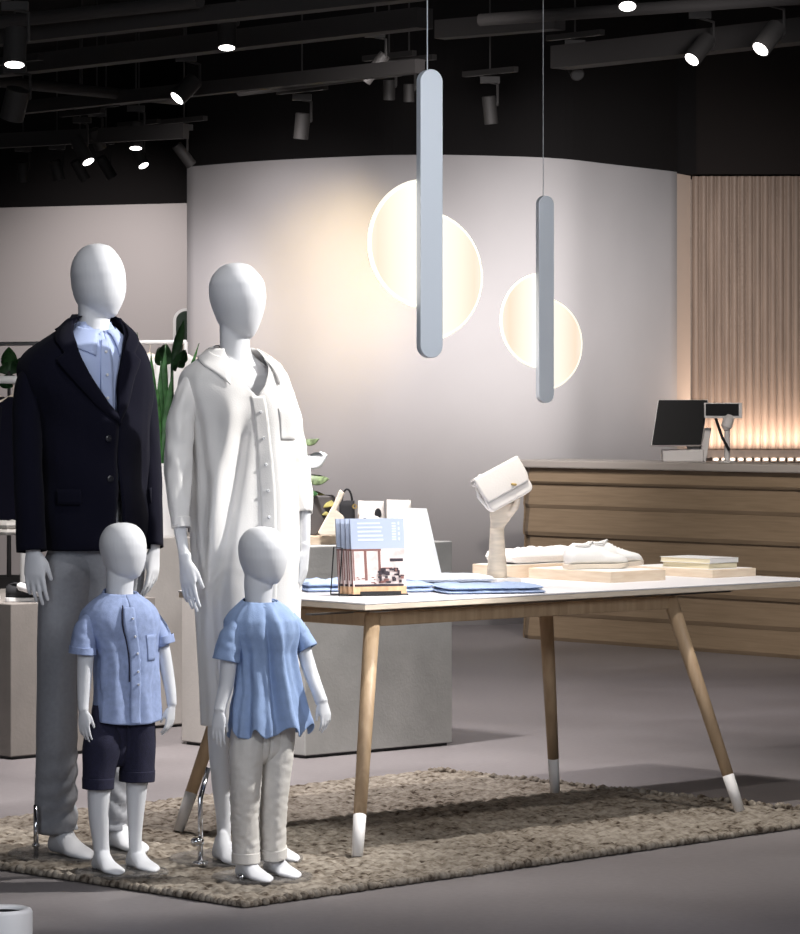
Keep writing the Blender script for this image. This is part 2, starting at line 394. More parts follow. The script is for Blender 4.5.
# ================================================================== COUNTER
cA = Vector((.70, 19.72, 0)); vD = -V                      # left front corner, runs towards the right and nearer
CL = 2.45; CT = .42; CH = 1.035
root = thing('service_counter', 'long oak checkout counter faced with wavy horizontal boards', 'counter', cA)
lo = MB()
profc = []
nb = 6; top = CH - .045
lv = [0, .145, .30, .44, .60, .76, .90, top]
import itertools
for i in range(len(lv) - 1):
    z0, z1 = lv[i], lv[i + 1]
    for k in range(8):
        q = k / 7
        profc.append((z0 + (z1 - z0) * (q * .985), .020 * (1 - q) ** 1.2 - (.005 if i % 2 else 0) + (.006 if k else -.006)))
mbc = MB(); RR = []
for sgm in range(31):
    q = sgm / 30
    base = cA + vD * (CL * q); rnd = .05 * max(0, 1 - q / .02)
    RR.append([base - U * (o - rnd) + Z * z for z, o in profc])
mbc.rings(RR, False, False)
# left end and back
mbc.rings([[cA + U * s_ - vD * (o * .6) + Z * z for z, o in profc] for s_ in (0.03, CT)], False, False)
mbc.add([cA + U * CT, cA + U * CT + vD * CL, cA + U * CT + vD * CL + Z * top, cA + U * CT + Z * top], [(0, 1, 2, 3)])
mbc.build('board_front', 'counterwood', root, smooth=False)
mbc = MB(); cc = cA + vD * (CL / 2) + U * (CT / 2 - .015) + Z * (CH - .0225)
mbc.box(cc, (CL + .04, CT + .06, .045), (vD, U, Z)); mbc.build('countertop', mat('counter_top', (.50, .45, .41), .4), root, bevel=.008)
mbc = MB(); mbc.box(cA + vD * (CL / 2) + U * .2 + Z * .02, (CL - .04, .36, .04), (vD, U, Z)); mbc.build('toe_kick', 'blackmetal', root)

# point of sale on the counter
def on_counter(px, off=.2):
    # point on the counter top whose column projects at px
    best = min((abs(400 + F * (cA + vD * s_ + U * off).x / (cA + vD * s_ + U * off).y - px), s_) for s_ in [k * .005 for k in range(500)])
    return cA + vD * best[1] + U * off + Z * CH
pb = on_counter(683, .16); D = pb.y; s = D / F
rt = thing('payment_terminal', 'large black touchscreen till on grey stand on the counter', 'till', pb)
mb = MB(); mb.box(pb + Vector((-.005, 0, .035)), (.23, .12, .07)); mb.build('base', 'posgrey', rt, bevel=.008)
scr = at(679.5, 423, D - .07)
tx = Vector((1, .12, 0)).normalized(); tz = Vector((.18, .28, 1)).normalized(); ty = tx.cross(tz)
sx = Vector((1, .1, 0)).normalized(); sz = Vector((.17, .25, 1)); sz = sz.normalized(); sy = sx.cross(sz).normalized()
mb = MB(); W2 = 25.5 * s; H2 = 24 * s
poly = [(-W2, -H2), (W2, -H2), (W2, H2), (-W2, H2)]
mb.prism(poly, (sx, sz, sy), .022, scr); fr_ = mb.build('screen_frame', 'posgrey', rt, bevel=.006)
mb = MB(); mb.prism([(a * .97, b * .97) for a, b in poly], (sx, sz, sy), .006, scr - sy * (.0125 if sy.y > 0 else -.0125)); mb.build('screen', 'screen', rt, bevel=.002)
mb = MB(); mb.tube([scr + sy * .02 * (1 if sy.y > 0 else -1), pb + Vector((.08, .05, .05))], [.03, .035], 12); mb.build('stand', 'posgrey', rt)
mb = MB(); mb.prism([(.075, 0), (.125, 0), (.155, .19), (.12, .19)], (Vector((1, 0, 0)), Z, Vector((0, 1, 0))), .06, pb + Vector((0, .0, 0))); mb.build('side_arm', 'posgrey', rt, bevel=.005)
pc = on_counter(727, .22); D = pc.y; s = D / F
rt = thing('customer_display', 'small black customer display on a thin grey pole on the counter', 'display', pc)
mb = MB(); c = at(723, 410.5, D); mb.box(c, (38 * s, .03, 15.5 * s)); mb.build('display_case', 'posgrey', rt, bevel=.004)
mb = MB(); mb.box(c + Vector((-.006, -.0165, .004)), (33 * s, .004, 12 * s)); mb.build('screen', 'screen', rt)
mb = MB(); mb.tube([pc + Z * .01, Vector((pc.x, pc.y, c.z - .04))], [.016, .016], 12, round_end=False); mb.lathe(pc, [(.05, 0), (.05, .008), (.018, .012)], 20); mb.tube([Vector((pc.x - .005, pc.y - .01, c.z - .09)), Vector((pc.x + .01, pc.y - .01, c.z - .04))], [.03, .03], 12); mb.build('pole', 'posgrey', rt)
mb = MB(); mb.tube([at(716, 419, D - .03), at(722, 437, D - .03), at(729, 450, D - .03)], [.008] * 3, 8); mb.build('cable', 'blackmetal', rt)
# row of small lamps behind the counter
lp = None
for k in range(11):
    px = 716 + 8.3 * k; D = 22.42
    c = at(px, 459.3, D)
    if lp is None:
        lp = thing('strip_lamp', 'tiny warm lamp in the row glowing under the fluted wall', 'lamp', c, 'tiny lamps under the fluted wall')
        mb = MB(); mb.box(c + Vector((0, .025, 0)), (.04, .02, .03)); hs = mb.build('lamp_base', 'tanpanel', lp)
        mb = MB(); mb.lathe(c, [(.001, -.008), (.012, -.007), (.016, 0), (.012, .007), (.001, .008)], 12); bl = mb.build('lamp_bulb', 'led', lp)
    else:
        o = lp.copy(); COL.objects.link(o); o.location = c
        for ch in (hs, bl):
            q = ch.copy(); COL.objects.link(q); q.parent = o
    
# ================================================================== RUG
rF = Vector((-.42, 9.236, 0)); ru = Vector((.705, .709, 0)); rv = Vector((-.709, .705, 0)); RW, RD = 2.76, 2.0
def rug():
    st = .0085; nu, nv = int(RW / st), int(RD / st); vs = []; fs = []
    for i in range(nu + 1):
        for j in range(nv + 1):
            a = i * st; b = j * st
            dist, pts = noise.voronoi(Vector((a * 34 + .3 * math.sin(b * 9), b * 34 + .4 * noise.noise(Vector((a * 6, b * 6, 0))), 0)))
            e = min(a, b, RW - a, RD - b)
            edge = min(1.0, e / .022)
            hgt = .003 + .011 * (1 - min(1, dist[0] * 1.3) ** 2) + .003 * fbm(a * 5, b * 5)
            wob = .008 * fbm(a * 30, b * 30, 2) if e < .02 else 0
            p = rF + ru * (a + (wob if (b > .03 and b < RD - .03) else 0)) + rv * (b + (wob if a > .03 and a < RW - .03 else 0))
            vs.append((p.x, p.y, .0015 + hgt * math.sqrt(max(0, 1 - (1 - edge) ** 2))))
    for i in range(nu):
        for j in range(nv):
            q = i * (nv + 1) + j
            fs.append((q, q + nv + 1, q + nv + 2, q + 1))
    b = MB(); b.add(vs, fs)
    # chunky loops along the two near edges
    for L_, o0, dd in ((RW, rF, ru), (RD, rF, rv), (RD, rF + ru * RW, rv)):
        x = 0
        while x < L_:
            r_ = random.uniform(.010, .016)
            c = o0 + dd * x + Z * (r_ * .75) + Vector((random.uniform(-.004, .004), random.uniform(-.004, .004), 0))
            b.lathe(c, [(.001, -r_ * .7), (r_ * .8, -r_ * .5), (r_, 0), (r_ * .8, r_ * .6), (.001, r_)], 8)
            x += r_ * 1.55
    o = b.build('rug', 'rug', loc=rF, smooth=True)
    tag(o, 'chunky beige and brown wool rug under the table and mannequins', 'rug')
rug()
RZ = .013                                                   # walking height of the rug

# ================================================================== PLINTHS
def plinth(name, c, eu, ev, h, m, label, joint=None, z0=0.0):
    # c is the front corner; runs eu along U and ev along V
    t = thing(name, label, 'plinth', c + Z * z0)
    mb = MB(); mid = c + U * eu / 2 + V * ev / 2 + Z * (z0 + h / 2)
    mb.box(mid + Z * .006, (eu, ev, h - .012), (U, V, Z)); mb.build('block', m, t, bevel=.004)
    mb = MB(); mb.box(c + U * eu / 2 + V * ev / 2 + Z * (z0 + .006), (eu - .03, ev - .03, .012), (U, V, Z)); mb.build('foot', 'blackmetal', t)
    return t
P1 = Vector((-1.491, 13.03, 0)); P3 = Vector((-.365, 13.07, 0))
plinth('display_plinth', P1, .70, .9, .598, 'concrete_warm', 'low brown-grey concrete plinth behind the suited mannequin')
plinth('display_plinth', P3, .772, .40, .816, 'concrete', 'tall grey concrete plinth behind the table carrying the handbags')
plinth('display_plinth', P3 + V * .405, .76, .36, .62, 'concrete_lite', 'low pale plinth behind the woman mannequin in the white dress')
plinth('display_plinth', Vector((-1.10, 14.2, 0)), .60, .45, .80, 'concrete_lite', 'pale block at the back carrying the potted snake plant')
plinth('display_plinth', Vector((-2.02, 14.3, 0)), .34, .6, .80, 'concrete', 'narrow grey block at the left edge behind the sneakers')
# white paper on the low pale plinth
c = P3 + V * .62 + U * .12 + Z * .62
tag(MB().box(c + Z * .006, (.2, .26, .012), (U, V, Z)).build('brochure', 'paper', loc=c, bevel=.002), 'white brochure lying on the low pale plinth beside the woman', 'brochure')

# ================================================================== TABLE
TN = Vector((-.107, 10.38, 0)); TL = 2.1; TW = .92; TH = .76
def T(t, w_, z=TH): return TN + U * t + V * w_ + Z * z
tb = thing('display_table', 'long white topped display table on splayed oak legs', 'table', TN + U * 1 + V * .45)
mb = MB(); mb.box(T(TL / 2, TW / 2, TH - .003), (TL, TW, .006), (U, V, Z)); mb.build('tabletop', 'tabletop', tb, bevel=.002)
mb = MB(); mb.box(T(TL / 2, TW / 2, TH - .0145), (TL - .003, TW - .003, .017), (U, V, Z)); mb.build('tabletop_edge', 'palewood', tb, bevel=.002)
feet = [Vector((-.128, 10.165, RZ)), Vector((1.130, 11.30, RZ)), Vector((.541, 11.87, RZ)), Vector((-.703, 10.78, RZ))]
tops = [Vector((-.085, 10.50, .715)), Vector((.905, 11.40, .715)), Vector((.50, 11.72, .715)), Vector((-.47, 10.90, .715))]
for f_, t_ in zip(feet, tops):
    q = .17; mid = f_.lerp(t_, q)
    mb = MB(); mb.tube([mid, mid.lerp(t_, .5), t_], [.0195, .0225, .025], 20, round_end=False); lg = mb.build('leg', 'tablewood', tb, smooth=True)
    mb = MB(); mb.tube([f_ + (f_ - t_) * 0, mid], [.0172, .0197], 20, round_end=False); mb.build('dipped_foot', 'dipped', lg, smooth=True)
def beam(a, b, name='apron'):
    a = Vector(a); b = Vector(b); d_ = (b - a); L_ = d_.length; x = d_.normalized(); y = Z.cross(x)
    mb = MB(); mb.box((a + b) / 2, (L_, .028, .042), (x, y, Z)); mb.build(name, 'tablewood', tb, bevel=.004)
zb = .702
for i, j in ((0, 1), (3, 2), (0, 3), (1, 2)):
    beam((tops[i].x, tops[i].y, zb), (tops[j].x, tops[j].y, zb))
beam(T(.62, .10, .702), T(.66, .80, .702), 'cross_rail')
for q in (.12, .55, 1.1, 1.25):
    mb = MB(); mb.box(T(q + .05, .45, .729), (.05, .62, .014), (U, V, Z)); mb.build('spacer', 'tablewood', tb)
mb = MB(); mb.box(T(.86, .16, .7215), (1.9, .03, .005), (U, V, Z)); mb.build('steel_rail', 'bracket', tb)

# ================================================================== THINGS ON THE TABLE
def tray(name, t, w_, lu, lv_, h, label, z=TH, rot=0):
    c = T(t, w_, z); x = U; y = V
    th_ = thing(name, label, 'tray', c + x * lu / 2 + y * lv_ / 2)
    mb = MB(); mb.box(c + x * lu / 2 + y * lv_ / 2 + Z * (h / 2), (lu, lv_, h), (x, y, Z)); mb.build('board', 'traywood', th_, bevel=.002)
    mb = MB(); mb.box(c + x * lu / 2 + y * lv_ / 2 + Z * (h + .0008), (lu - .02, lv_ - .02, .0015), (x, y, Z)); mb.build('inlay', 'linen', th_)
    return z + h + .0018
z1 = tray('wooden_riser', 1.375, .30, .27, .40, .036, 'pale wooden riser under the white lace-up shoes')
z2 = tray('wooden_riser', 1.86, .28, .225, .42, .028, 'pale wooden riser at the table end under two small books')
z3 = tray('wooden_riser', 1.30, .735, .52, .17, .045, 'pale wooden riser at the back edge under the folded linen')

def soft_pad(name, m, c, lu, lv_, h, label, cat, seed=0, amp=.006, ax=(U, V), edges=.35, group=None, layers=2):
    x, y = ax
    root_ = thing(name, label, cat, c, group)
    for ly in range(layers):
        hh = h / layers; z0 = ly * hh
        b = MB(); sh = .97 ** ly
        def P(u_, v_, top_):
            a = (u_ - .5) * 2; b_ = (v_ - .5) * 2
            ro = 1 - .06 * (abs(a) ** 4) * (b_ ** 4)
            ex = lu / 2 * sh * a * ro * (1 + .02 * fbm(b_ * 3, seed + ly)); ey = lv_ / 2 * sh * b_ * ro * (1 + .03 * fbm(a * 3, seed + 9 + ly))
            edge = max(abs(a), abs(b_)); fall = (1 - edge ** 8) ** .5 if edge < 1 else 0
            zz = z0 + hh * .5 + (hh * .5 * fall + (amp * fbm(a * 2.5 + seed, b_ * 2.5, ly) * fall if top_ else 0)) * (1 if top_ else -1)
            return c + x * ex + y * ey + Z * max(.0015 + z0 * .98, zz)
        n1, n2 = 34, 26
        b.grid(lambda u_, v_: P(u_, v_, True), n1, n2); b.grid(lambda u_, v_: P(u_, v_, False), n1, n2)
        b.build('fold', m, root_, smooth=True)
    return root_
# folded linen
soft_pad('folded_linen', 'linen', T(1.57, .82, z3), .47, .15, .05, 'folded white linen on the back wooden riser beside the wooden hand', 'linen', 3, .011, layers=1)
# two books
c = T(1.965, .44, z2)
def book(c, lu, lv_, h, m, label, rot=0, cat='book'):
    x = Matrix.Rotation(R(rot), 3, 'Z') @ U; y = Matrix.Rotation(R(rot), 3, 'Z') @ V
    t = thing('small_book', label, cat, c)
    mb = MB(); mb.box(c + Z * (h / 2), (lu - .004, lv_ - .006, h - .004), (x, y, Z)); mb.build('pages', 'ivory' if m != 'paper' else 'whitepaint', t)
    mb = MB(); mb.box(c + Z * .001, (lu, lv_, .002), (x, y, Z)); mb.box(c + Z * (h - .001), (lu, lv_, .002), (x, y, Z)); mb.box(c + Z * (h / 2) - y * (lv_ / 2 - .001), (lu, .002, h), (x, y, Z)); mb.build('cover', m, t)
book(c, .145, .225, .018, 'ivory', 'ivory book, lower one of the two stacked on the end riser', 0)
book(c + Z * .018 - U * .002, .150, .235, .018, 'whitepaint', 'white book, upper one of the two stacked on the end riser', 2)

# wooden hand with clutch
hb = T(.87, .60); D = hb.y; s = D / F
hb = at(497, 0, D); hb.z = TH
wh = thing('display_hand', 'pale wooden display hand on a white square base', 'display hand', hb)
mb = MB(); mb.box(hb + Z * .012, (.115, .115, .024), (U, V, Z)); mb.build('base', 'whitepaint', wh, bevel=.003)
mb = MB(); mb.lathe(hb + Z * .024, [(.034, 0), (.033, .03), (.027, .1), (.0245, .14), (.024, .168)], 32); mb.build('forearm', 'palewood', wh, smooth=True)
mb = MB(); z0 = hb.z + .19
mb.tube([hb + Z * .188, hb + Z * .205 + Vector((.003, 0, 0)), hb + Z * .225 + Vector((.009, 0, 0)), hb + Z * .26 + Vector((.018, 0, 0)), hb + Z * .285 + Vector((.028, 0, 0))], [.0235, .026, .035, .042, .036], 24, rb=[.023, .023, .023, .022, .018])
for k, (ox, ln) in enumerate(((-.020, .075), (-.002, .085), (.016, .08), (.034, .065))):
    b0 = hb + Z * .275 + Vector((.022 + ox, 0, 0))
    mb.tube([b0, b0 + Vector((.012, -.004, ln * .4)), b0 + Vector((.026, -.018, ln * .7)), b0 + Vector((.035, -.035, ln * .8))], [.010, .0095, .009, .008], 12)
b0 = hb + Z * .235 + Vector((.04, -.006, 0))
mb.tube([b0, b0 + Vector((.022, -.014, .028)), b0 + Vector((.03, -.03, .056))], [.013, .0115, .009], 12)
mb.build('hand', 'palewood', wh, remesh=.003, sm_it=3)
bc = at(503, 485.5, D - .05); an = R(28)
bx = Vector((math.cos(an), .0, math.sin(an))); bx = (bx + Vector((0, .25, 0))).normalized(); by = (Vector((-math.sin(an), .1, math.cos(an)))); by = (by - bx * by.dot(bx)).normalized(); bz = bx.cross(by)
if bz.y > 0: bz = -bz
cb = thing('clutch_bag', 'cream leather clutch bag hung over the wooden hand', 'bag', bc)
def slab(w2, h2, thick, c, r_=.012, ne=2):
    pts = []
    for cx_, cy_, a0_ in ((w2 - r_, h2 - r_, 0), (-w2 + r_, h2 - r_, 90), (-w2 + r_, -h2 + r_, 180), (w2 - r_, -h2 + r_, 270)):
        for q in range(6): pts.append((cx_ + r_ * math.cos(R(a0_ + q * 18)), cy_ + r_ * math.sin(R(a0_ + q * 18))))
    return pts
mb = MB(); mb.prism(slab(.084, .062, 0, bc, .02), (bx, by, bz), .045, bc); mb.build('body', 'leather', cb, bevel=.006)
mb = MB()
q_f = lambda u_: ((u_ - .7) / .3) ** 2 if u_ > .7 else 0
def flap(u_, v_):
    x = (-.086 + .172 * v_) * (1 - .10 * max(0, q_f(u_)))
    q = u_ * 1.0
    if q < .25:
        a = q / .25 * math.pi / 2; yy = .052 + .006 * math.sin(a + math.pi / 2) ; zz = -.02 + .047 * (q / .25)
        yy = .0655 - .004 * (q / .25) ** 2
    else:
        yy = .061 - (q - .25) / .75 * .090; zz = .027 + .003 * math.sin((q - .25) * 4) + .001
    return bc + bx * x + by * yy + bz * zz
mb.grid(flap, 20, 20); mb.build('flap', 'leather', cb, smooth=True, solid=.005)
mb = MB(); mb.tube([bc + bx * .02 - by * .012 + bz * .034, bc + bx * .032 - by * .020 + bz * .034], [.004, .004], 10); mb.build('clasp', 'gold', cb)
mb = MB(); mb.tube([bc - bx * .082 + by * .035, bc - bx * .092 + by * .005, bc - bx * .082 - by * .045], [.007] * 3, 10); mb.tube([bc - bx * .088 + by * .048 , bc - bx * .05 + by * .066], [.009, .006], 10); mb.build('side_strap', 'leather', cb, smooth=True)

# lace-up shoes
def shoe(base, fwd, L_, label, group, up='shoe', sole='sole', cat='shoe', low=1.0, kind='derby'):
    side = Z.cross(fwd)
    t = thing('lace_up_shoe' if kind == 'derby' else 'sneaker', label, cat, base, group)
    def sec(q):
        wd = pchip([0, .08, .3, .5, .72, .9, 1], [.20, .30, .29, .29, .36, .27, .04], q) * L_ / 2 * .98
        hg = pchip([0, .1, .3, .42, .55, .75, .93, 1], [.24, .30, .29, .30, .235, .17, .12, .05], q) * L_ * low
        return wd, hg
    RR = []
    for i in range(25):
        q = i / 24; wd, hg = sec(q); ring = []
        for k in range(20):
            a = 2 * math.pi * k / 20; ca, sa = math.cos(a), math.sin(a)
            x = wd * (abs(ca) ** .8) * (1 if ca > 0 else -1) * (1 - .45 * max(0, sa) ** 1.5 * (1 if q < .6 else .3))
            z = hg * .5 + hg * .5 * (abs(sa) ** .85) * (1 if sa > 0 else -1)
            ring.append(base + fwd * (q * L_ - L_ / 2) + side * x + Z * (z + .014))
        RR.append(ring)
    mb = MB(); mb.rings(RR); mb.build('upper', up, t, smooth=True)
    RR = []
    for i in range(25):
        q = i / 24; wd, hg = sec(q); wd = wd * 1.06 + .001
        lift = .004 * max(0, (q - .8) / .2); c_ = base + fwd * (q * (L_ * 1.02) - L_ * .51)
        RR.append([c_ - side * wd + Z * (.001 + lift), c_ + side * wd + Z * (.001 + lift), c_ + side * wd + Z * (.017 + lift), c_ - side * wd + Z * (.017 + lift)])
    mb = MB(); mb.rings(RR); mb.build('sole', sole, t, bevel=.002)
    mb = MB()
    for k in range(4):
        q = .50 + k * .055; wd, hg = sec(q)
        mb.tube([base + fwd * (q * L_ - L_ / 2) + side * x_ * wd * .55 + Z * (hg + .014 - abs(x_) * .014) for x_ in (-1, 0, 1)], [.003] * 3, 8)
    mb.build('laces', 'whitepaint', t)
    wd, hg = sec(.16); mb = MB()
    mb.tube([base + fwd * (q * L_ - L_ / 2) + side * x_ * L_ + Z * (z_ * L_ * low + .014) for q, x_, z_ in ((.04, 0, .25), (.15, .08, .30), (.32, .085, .29), (.42, 0, .33), (.32, -.085, .29), (.15, -.08, .30), (.04, 0, .25))], [.0045] * 7, 8); mb.build('collar', 'blackcloth' if kind != 'derby' else up, t, smooth=True)
    return t
sf = (U * .95 - V * .32).normalized()
c1 = T(1.52, .47, z1); 
sh1 = at(597, 0, 11.75); sh1.z = z1; sh2 = at(612, 0, 11.90); sh2.z = z1
fw = Vector((.93, .36, 0)).normalized()
shoe(sh1, fw, .235, 'white lace-up shoe nearer the front of the riser', 'white lace-up shoes')
shoe(sh2, fw, .235, 'white lace-up shoe behind its mate on the riser', 'white lace-up shoes')

# magazines in a wire holder
mgc = at(372, 0, 10.72); mgc.z = TH
lean = Vector((-.05, .13, 1)).normalized()
mx = Vector((.95, .31, 0)).normalized()
holder = thing('magazine_holder', 'black wire holder keeping the magazines upright', 'holder', mgc)
mb = MB()
hx = mx; hy = Z.cross(hx)
bl_ = at(339, 591, 10.72); bl_.z = TH + .003; br_ = at(408, 591, 10.80); br_.z = TH + .003
mb.tube([bl_, br_], [.0025, .0025], 8); mb.tube([bl_ + hy * .09, br_ + hy * .09], [.0025] * 2, 8)
mb.tube([bl_, bl_ + Vector((.010, .0, .15)), bl_ + hy * .09 + Vector((.010, 0, .15)), bl_ + hy * .09], [.0022] * 4, 8)
mb.tube([br_, br_ + hy * .09], [.0025] * 2, 8)
mb.build('wire_frame', 'blackmetal', holder)
fb = at(380, 587, 10.74)
mb = MB(); mb.box(Vector((fb.x, fb.y, TH + .010)) - hy * .008, (.135, .004, .013), (hx, hy, Z)); mb.build('front_lip', 'blackmetal', holder)
rk = random.Random(3)
for k in range(4):
    # k = 0 is the front copy
    base_ = at(380 - 4.8 * k, 0, 10.755 + .013 * k); base_.z = TH + .0065 + .0
    mt = thing('magazine', ['front magazine with a blue-grey cover and interior photo in the wire holder', 'magazine directly behind the front one in the wire holder', 'third magazine back in the wire holder', 'rearmost magazine in the wire holder, its blue edge furthest left'][k], 'magazine', base_, 'magazines in the wire holder')
    ml = lean; mn = hx.cross(ml); mn = mn if mn.y > 0 else -mn
    W_ = .088; Hh = .238
    cx_ = base_ + ml * (Hh / 2) + mn * .0
    mb = MB(); mb.box(cx_, (W_ * 2 - .002, .006, Hh - .002), (hx, mn, ml)); mb.build('pages', 'whitepaint', mt)
    mb = MB()
    def pan(x0_, x1_, z0_, z1_, mi, d_=.0):
        mb.cur = mi
        mb.box(base_ + hx * ((x0_ + x1_) / 2 * W_) + ml * ((z0_ + z1_) / 2 * Hh) - mn * (.0034 + d_), ((x1_ - x0_) * W_, .0008, (z1_ - z0_) * Hh), (hx, mn, ml))
    pan(-1, 1, .60, 1, 0); pan(-1, 1, .10, .60, 2); pan(-1, 1, 0, .10, 4)
    for q in range(5): pan(-.75, .05 + .25 * rk.random(), .93 - .055 * q, .953 - .055 * q, 1, .0005)
    for q in range(7): pan(.55, .70, .93 - .036 * q, .95 - .036 * q, 1, .0005)
    for q in range(4): pan(.78, .84, .92 - .07 * q, .96 - .07 * q, 1, .0005)
    for x_ in (-.98, -.55, -.50, -.02, .02): pan(x_, x_ + .05, .18, .60, 3, .0006)
    pan(-1, .1, .575, .60, 3, .0007); pan(.42, .92, .43, .47, 5, .0006); pan(.1, .5, .33, .35, 3, .0006)
    for q in range(30):
        x_ = rk.uniform(-.1, .8); z_ = rk.uniform(.14, .32); pan(x_, x_ + rk.uniform(.06, .2), z_, z_ + rk.uniform(.015, .05), rk.choice([3, 5, 5]), .0006 + .0002 * q)
    for q in range(8):
        x_ = rk.uniform(-.9, .1); z_ = rk.uniform(.12, .22); pan(x_, x_ + rk.uniform(.05, .12), z_, z_ + .012, 3, .0006 + .0002 * q)
    pan(-.95, .9, .10, .13, 5, .0004)
    mb.build('cover', ['cov_blue', 'cov_text', 'cov_pink', 'cov_brown', 'cov_tan', 'cov_dark'], mt)
    mb = MB(); mb.cur = 0; mb.box(base_ - hx * W_ + ml * (Hh * .8), (.002, .0075, Hh * .4), (hx, mn, ml)); mb.cur = 1; mb.box(base_ - hx * W_ + ml * (Hh * .35), (.002, .0075, Hh * .5), (hx, mn, ml)); mb.cur = 2; mb.box(base_ - hx * W_ + ml * (Hh * .05), (.002, .0075, Hh * .1), (hx, mn, ml)); mb.build('spine', ['cov_blue', 'cov_brown', 'cov_tan'], mt)

# leaning white sign
sb = at(412, 0, 11.46); sb.z = TH
t = thing('table_sign', 'blank white slanted sign card standing behind the magazines', 'sign', sb)
sxx = Vector((1, .15, 0)).normalized(); szz = Vector((-.10, .30, 1)).normalized(); syy = sxx.cross(szz); 
k_ = 11.46 / F
mb = MB(); mb.prism([(-25 * k_, 0), (32 * k_, 0), (15 * k_, 76 * k_), (-25 * k_, 77 * k_)], (sxx, Vector((0, .22, 1)).normalized(), Vector((0, 1, -.22)).normalized()), .006, sb + Z * .002); mb.build('panel', 'paper', t)
mb = MB(); mb.prism([(0, 0), (.09, 0), (.045, .15)], (Vector((0, 1, 0)), Z, Vector((1, 0, 0))), .006, sb + Vector((0, .01, .001))); mb.build('support', 'paper', t)

# folded clothes on the table
def garment_fold(c, lu, lv_, h, m, label, seed, ax, layers=2): return soft_pad('folded_shirt', m, c, lu, lv_, h, label, 'shirt', seed, .006, ax, layers=layers)
gx = Vector((.97, .24, 0)).normalized(); gy = Z.cross(gx)
g1 = at(487, 0, 10.98); g1.z = TH
garment_fold(g1, .345, .26, .026, 'denim', 'washed blue shirt folded flat beside the wooden hand', 5, (gx, gy))
g2 = at(436, 0, 11.28); g2.z = TH
garment_fold(at(452, 0, 11.34) * 1 + Z * 0, .01, .01, .001, 'denimpale', 'x', 1, (gx, gy)) if False else None
garment_fold(Vector((g1.x - .13, g1.y + .28, TH)), .30, .24, .042, 'denimpale', 'very pale blue shirt folded behind the washed blue one', 8, (gx, gy))
g3 = at(424, 0, 10.92); g3.z = TH
garment_fold(Vector((at(404, 0, 10.98).x, 11.03, TH)), .165, .2, .03, 'denim', 'blue shirt folded right behind the magazines', 11, (gx, gy))
garment_fold(Vector((at(325, 0, 11.02).x, 11.06, TH)), .17, .22, .034, 'denim', 'blue shirt folded at the table corner left of the magazines', 14, (gx, gy))

# ================================================================== MANNEQUINS
class Fig:
    def __init__(s, name, label, cx, D, yaw):
        s.D = D; s.k = D / F; s.yaw = R(yaw); s.f = Vector((math.sin(s.yaw), -math.cos(s.yaw), 0)); s.r = Vector((math.cos(s.yaw), math.sin(s.yaw), 0))
        s.root = thing(name, label, 'mannequin', Vector(((cx - 400) * s.k, D, RZ)))
    def p(s, px, py, dy=0.0):
        return Vector(((px - 400) * s.k, s.D + dy, H - (py - 400) * s.k))
    def rows(s, data, ratio=.62, inset=0.0, dy=0.0, n=2.3):
        out = []
        for row in data:
            py, L_, R_ = row[:3]; rt_ = row[3] if len(row) > 3 and row[3] else ratio; dd = row[4] if len(row) > 4 else dy
            hw = (R_ - L_) / 2 * s.k - inset
            a = hw / math.sqrt(math.cos(s.yaw) ** 2 + (rt_ * math.sin(s.yaw)) ** 2)
            out.append((H - (py - 400) * s.k, ((L_ + R_) / 2 - 400) * s.k, s.D + dd, a, a * rt_))
        out.sort()
        return Surf(out, s.f, s.r, n)
class Surf:
    def __init__(s, rows, f, r, n=2.3):
        s.rows = rows; s.f = f; s.r = r; s.n = n; s.z = [q[0] for q in rows]; s.c = [[q[i] for q in rows] for i in range(5)]; s.disp = None; s._k = {}
    def par(s, z):
        k = round(z, 5)
        if k not in s._k: s._k[k] = [pchip(s.z, s.c[i], z) for i in range(1, 5)]
        return s._k[k]
    def __call__(s, t, z, off=0.0):
        cx, cy, a, b = s.par(z); e = 2 / s.n
        sn, cs = math.sin(t), math.cos(t)
        d_ = off + (s.disp(t, z) if s.disp else 0)
        return Vector((cx, cy, z)) + s.r * ((a + d_) * abs(sn) ** e * (1 if sn > 0 else -1)) + s.f * ((b + d_) * abs(cs) ** e * (1 if cs > 0 else -1))
    def sheet(s, mb, z0, z1, t0, t1, nz, nt, off=0.0, zf=None):
        # z0,z1: floats or functions of v; t0,t1: floats or functions of z
        g = lambda q, x: q(x) if callable(q) else q
        def fn(u_, v_):
            if callable(z0) or callable(z1):
                t_ = g(t0, 0) + (g(t1, 0) - g(t0, 0)) * v_
                z_ = g(z0, t_) + (g(z1, t_) - g(z0, t_)) * u_
            else:
                z_ = z0 + (z1 - z0) * u_; t_ = g(t0, z_) + (g(t1, z_) - g(t0, z_)) * v_
            o_ = off(u_, v_) if callable(off) else off
            return s(t_, z_, o_)
        mb.grid(fn, nz, nt); return mb
    def solid(s, mb, nz=40, nt=36):
        z0, z1 = s.z[0], s.z[-1]
        mb.rings([[s(2 * math.pi * j / nt, z0 + (z1 - z0) * i / nz) for j in range(nt)] for i in range(nz + 1)])

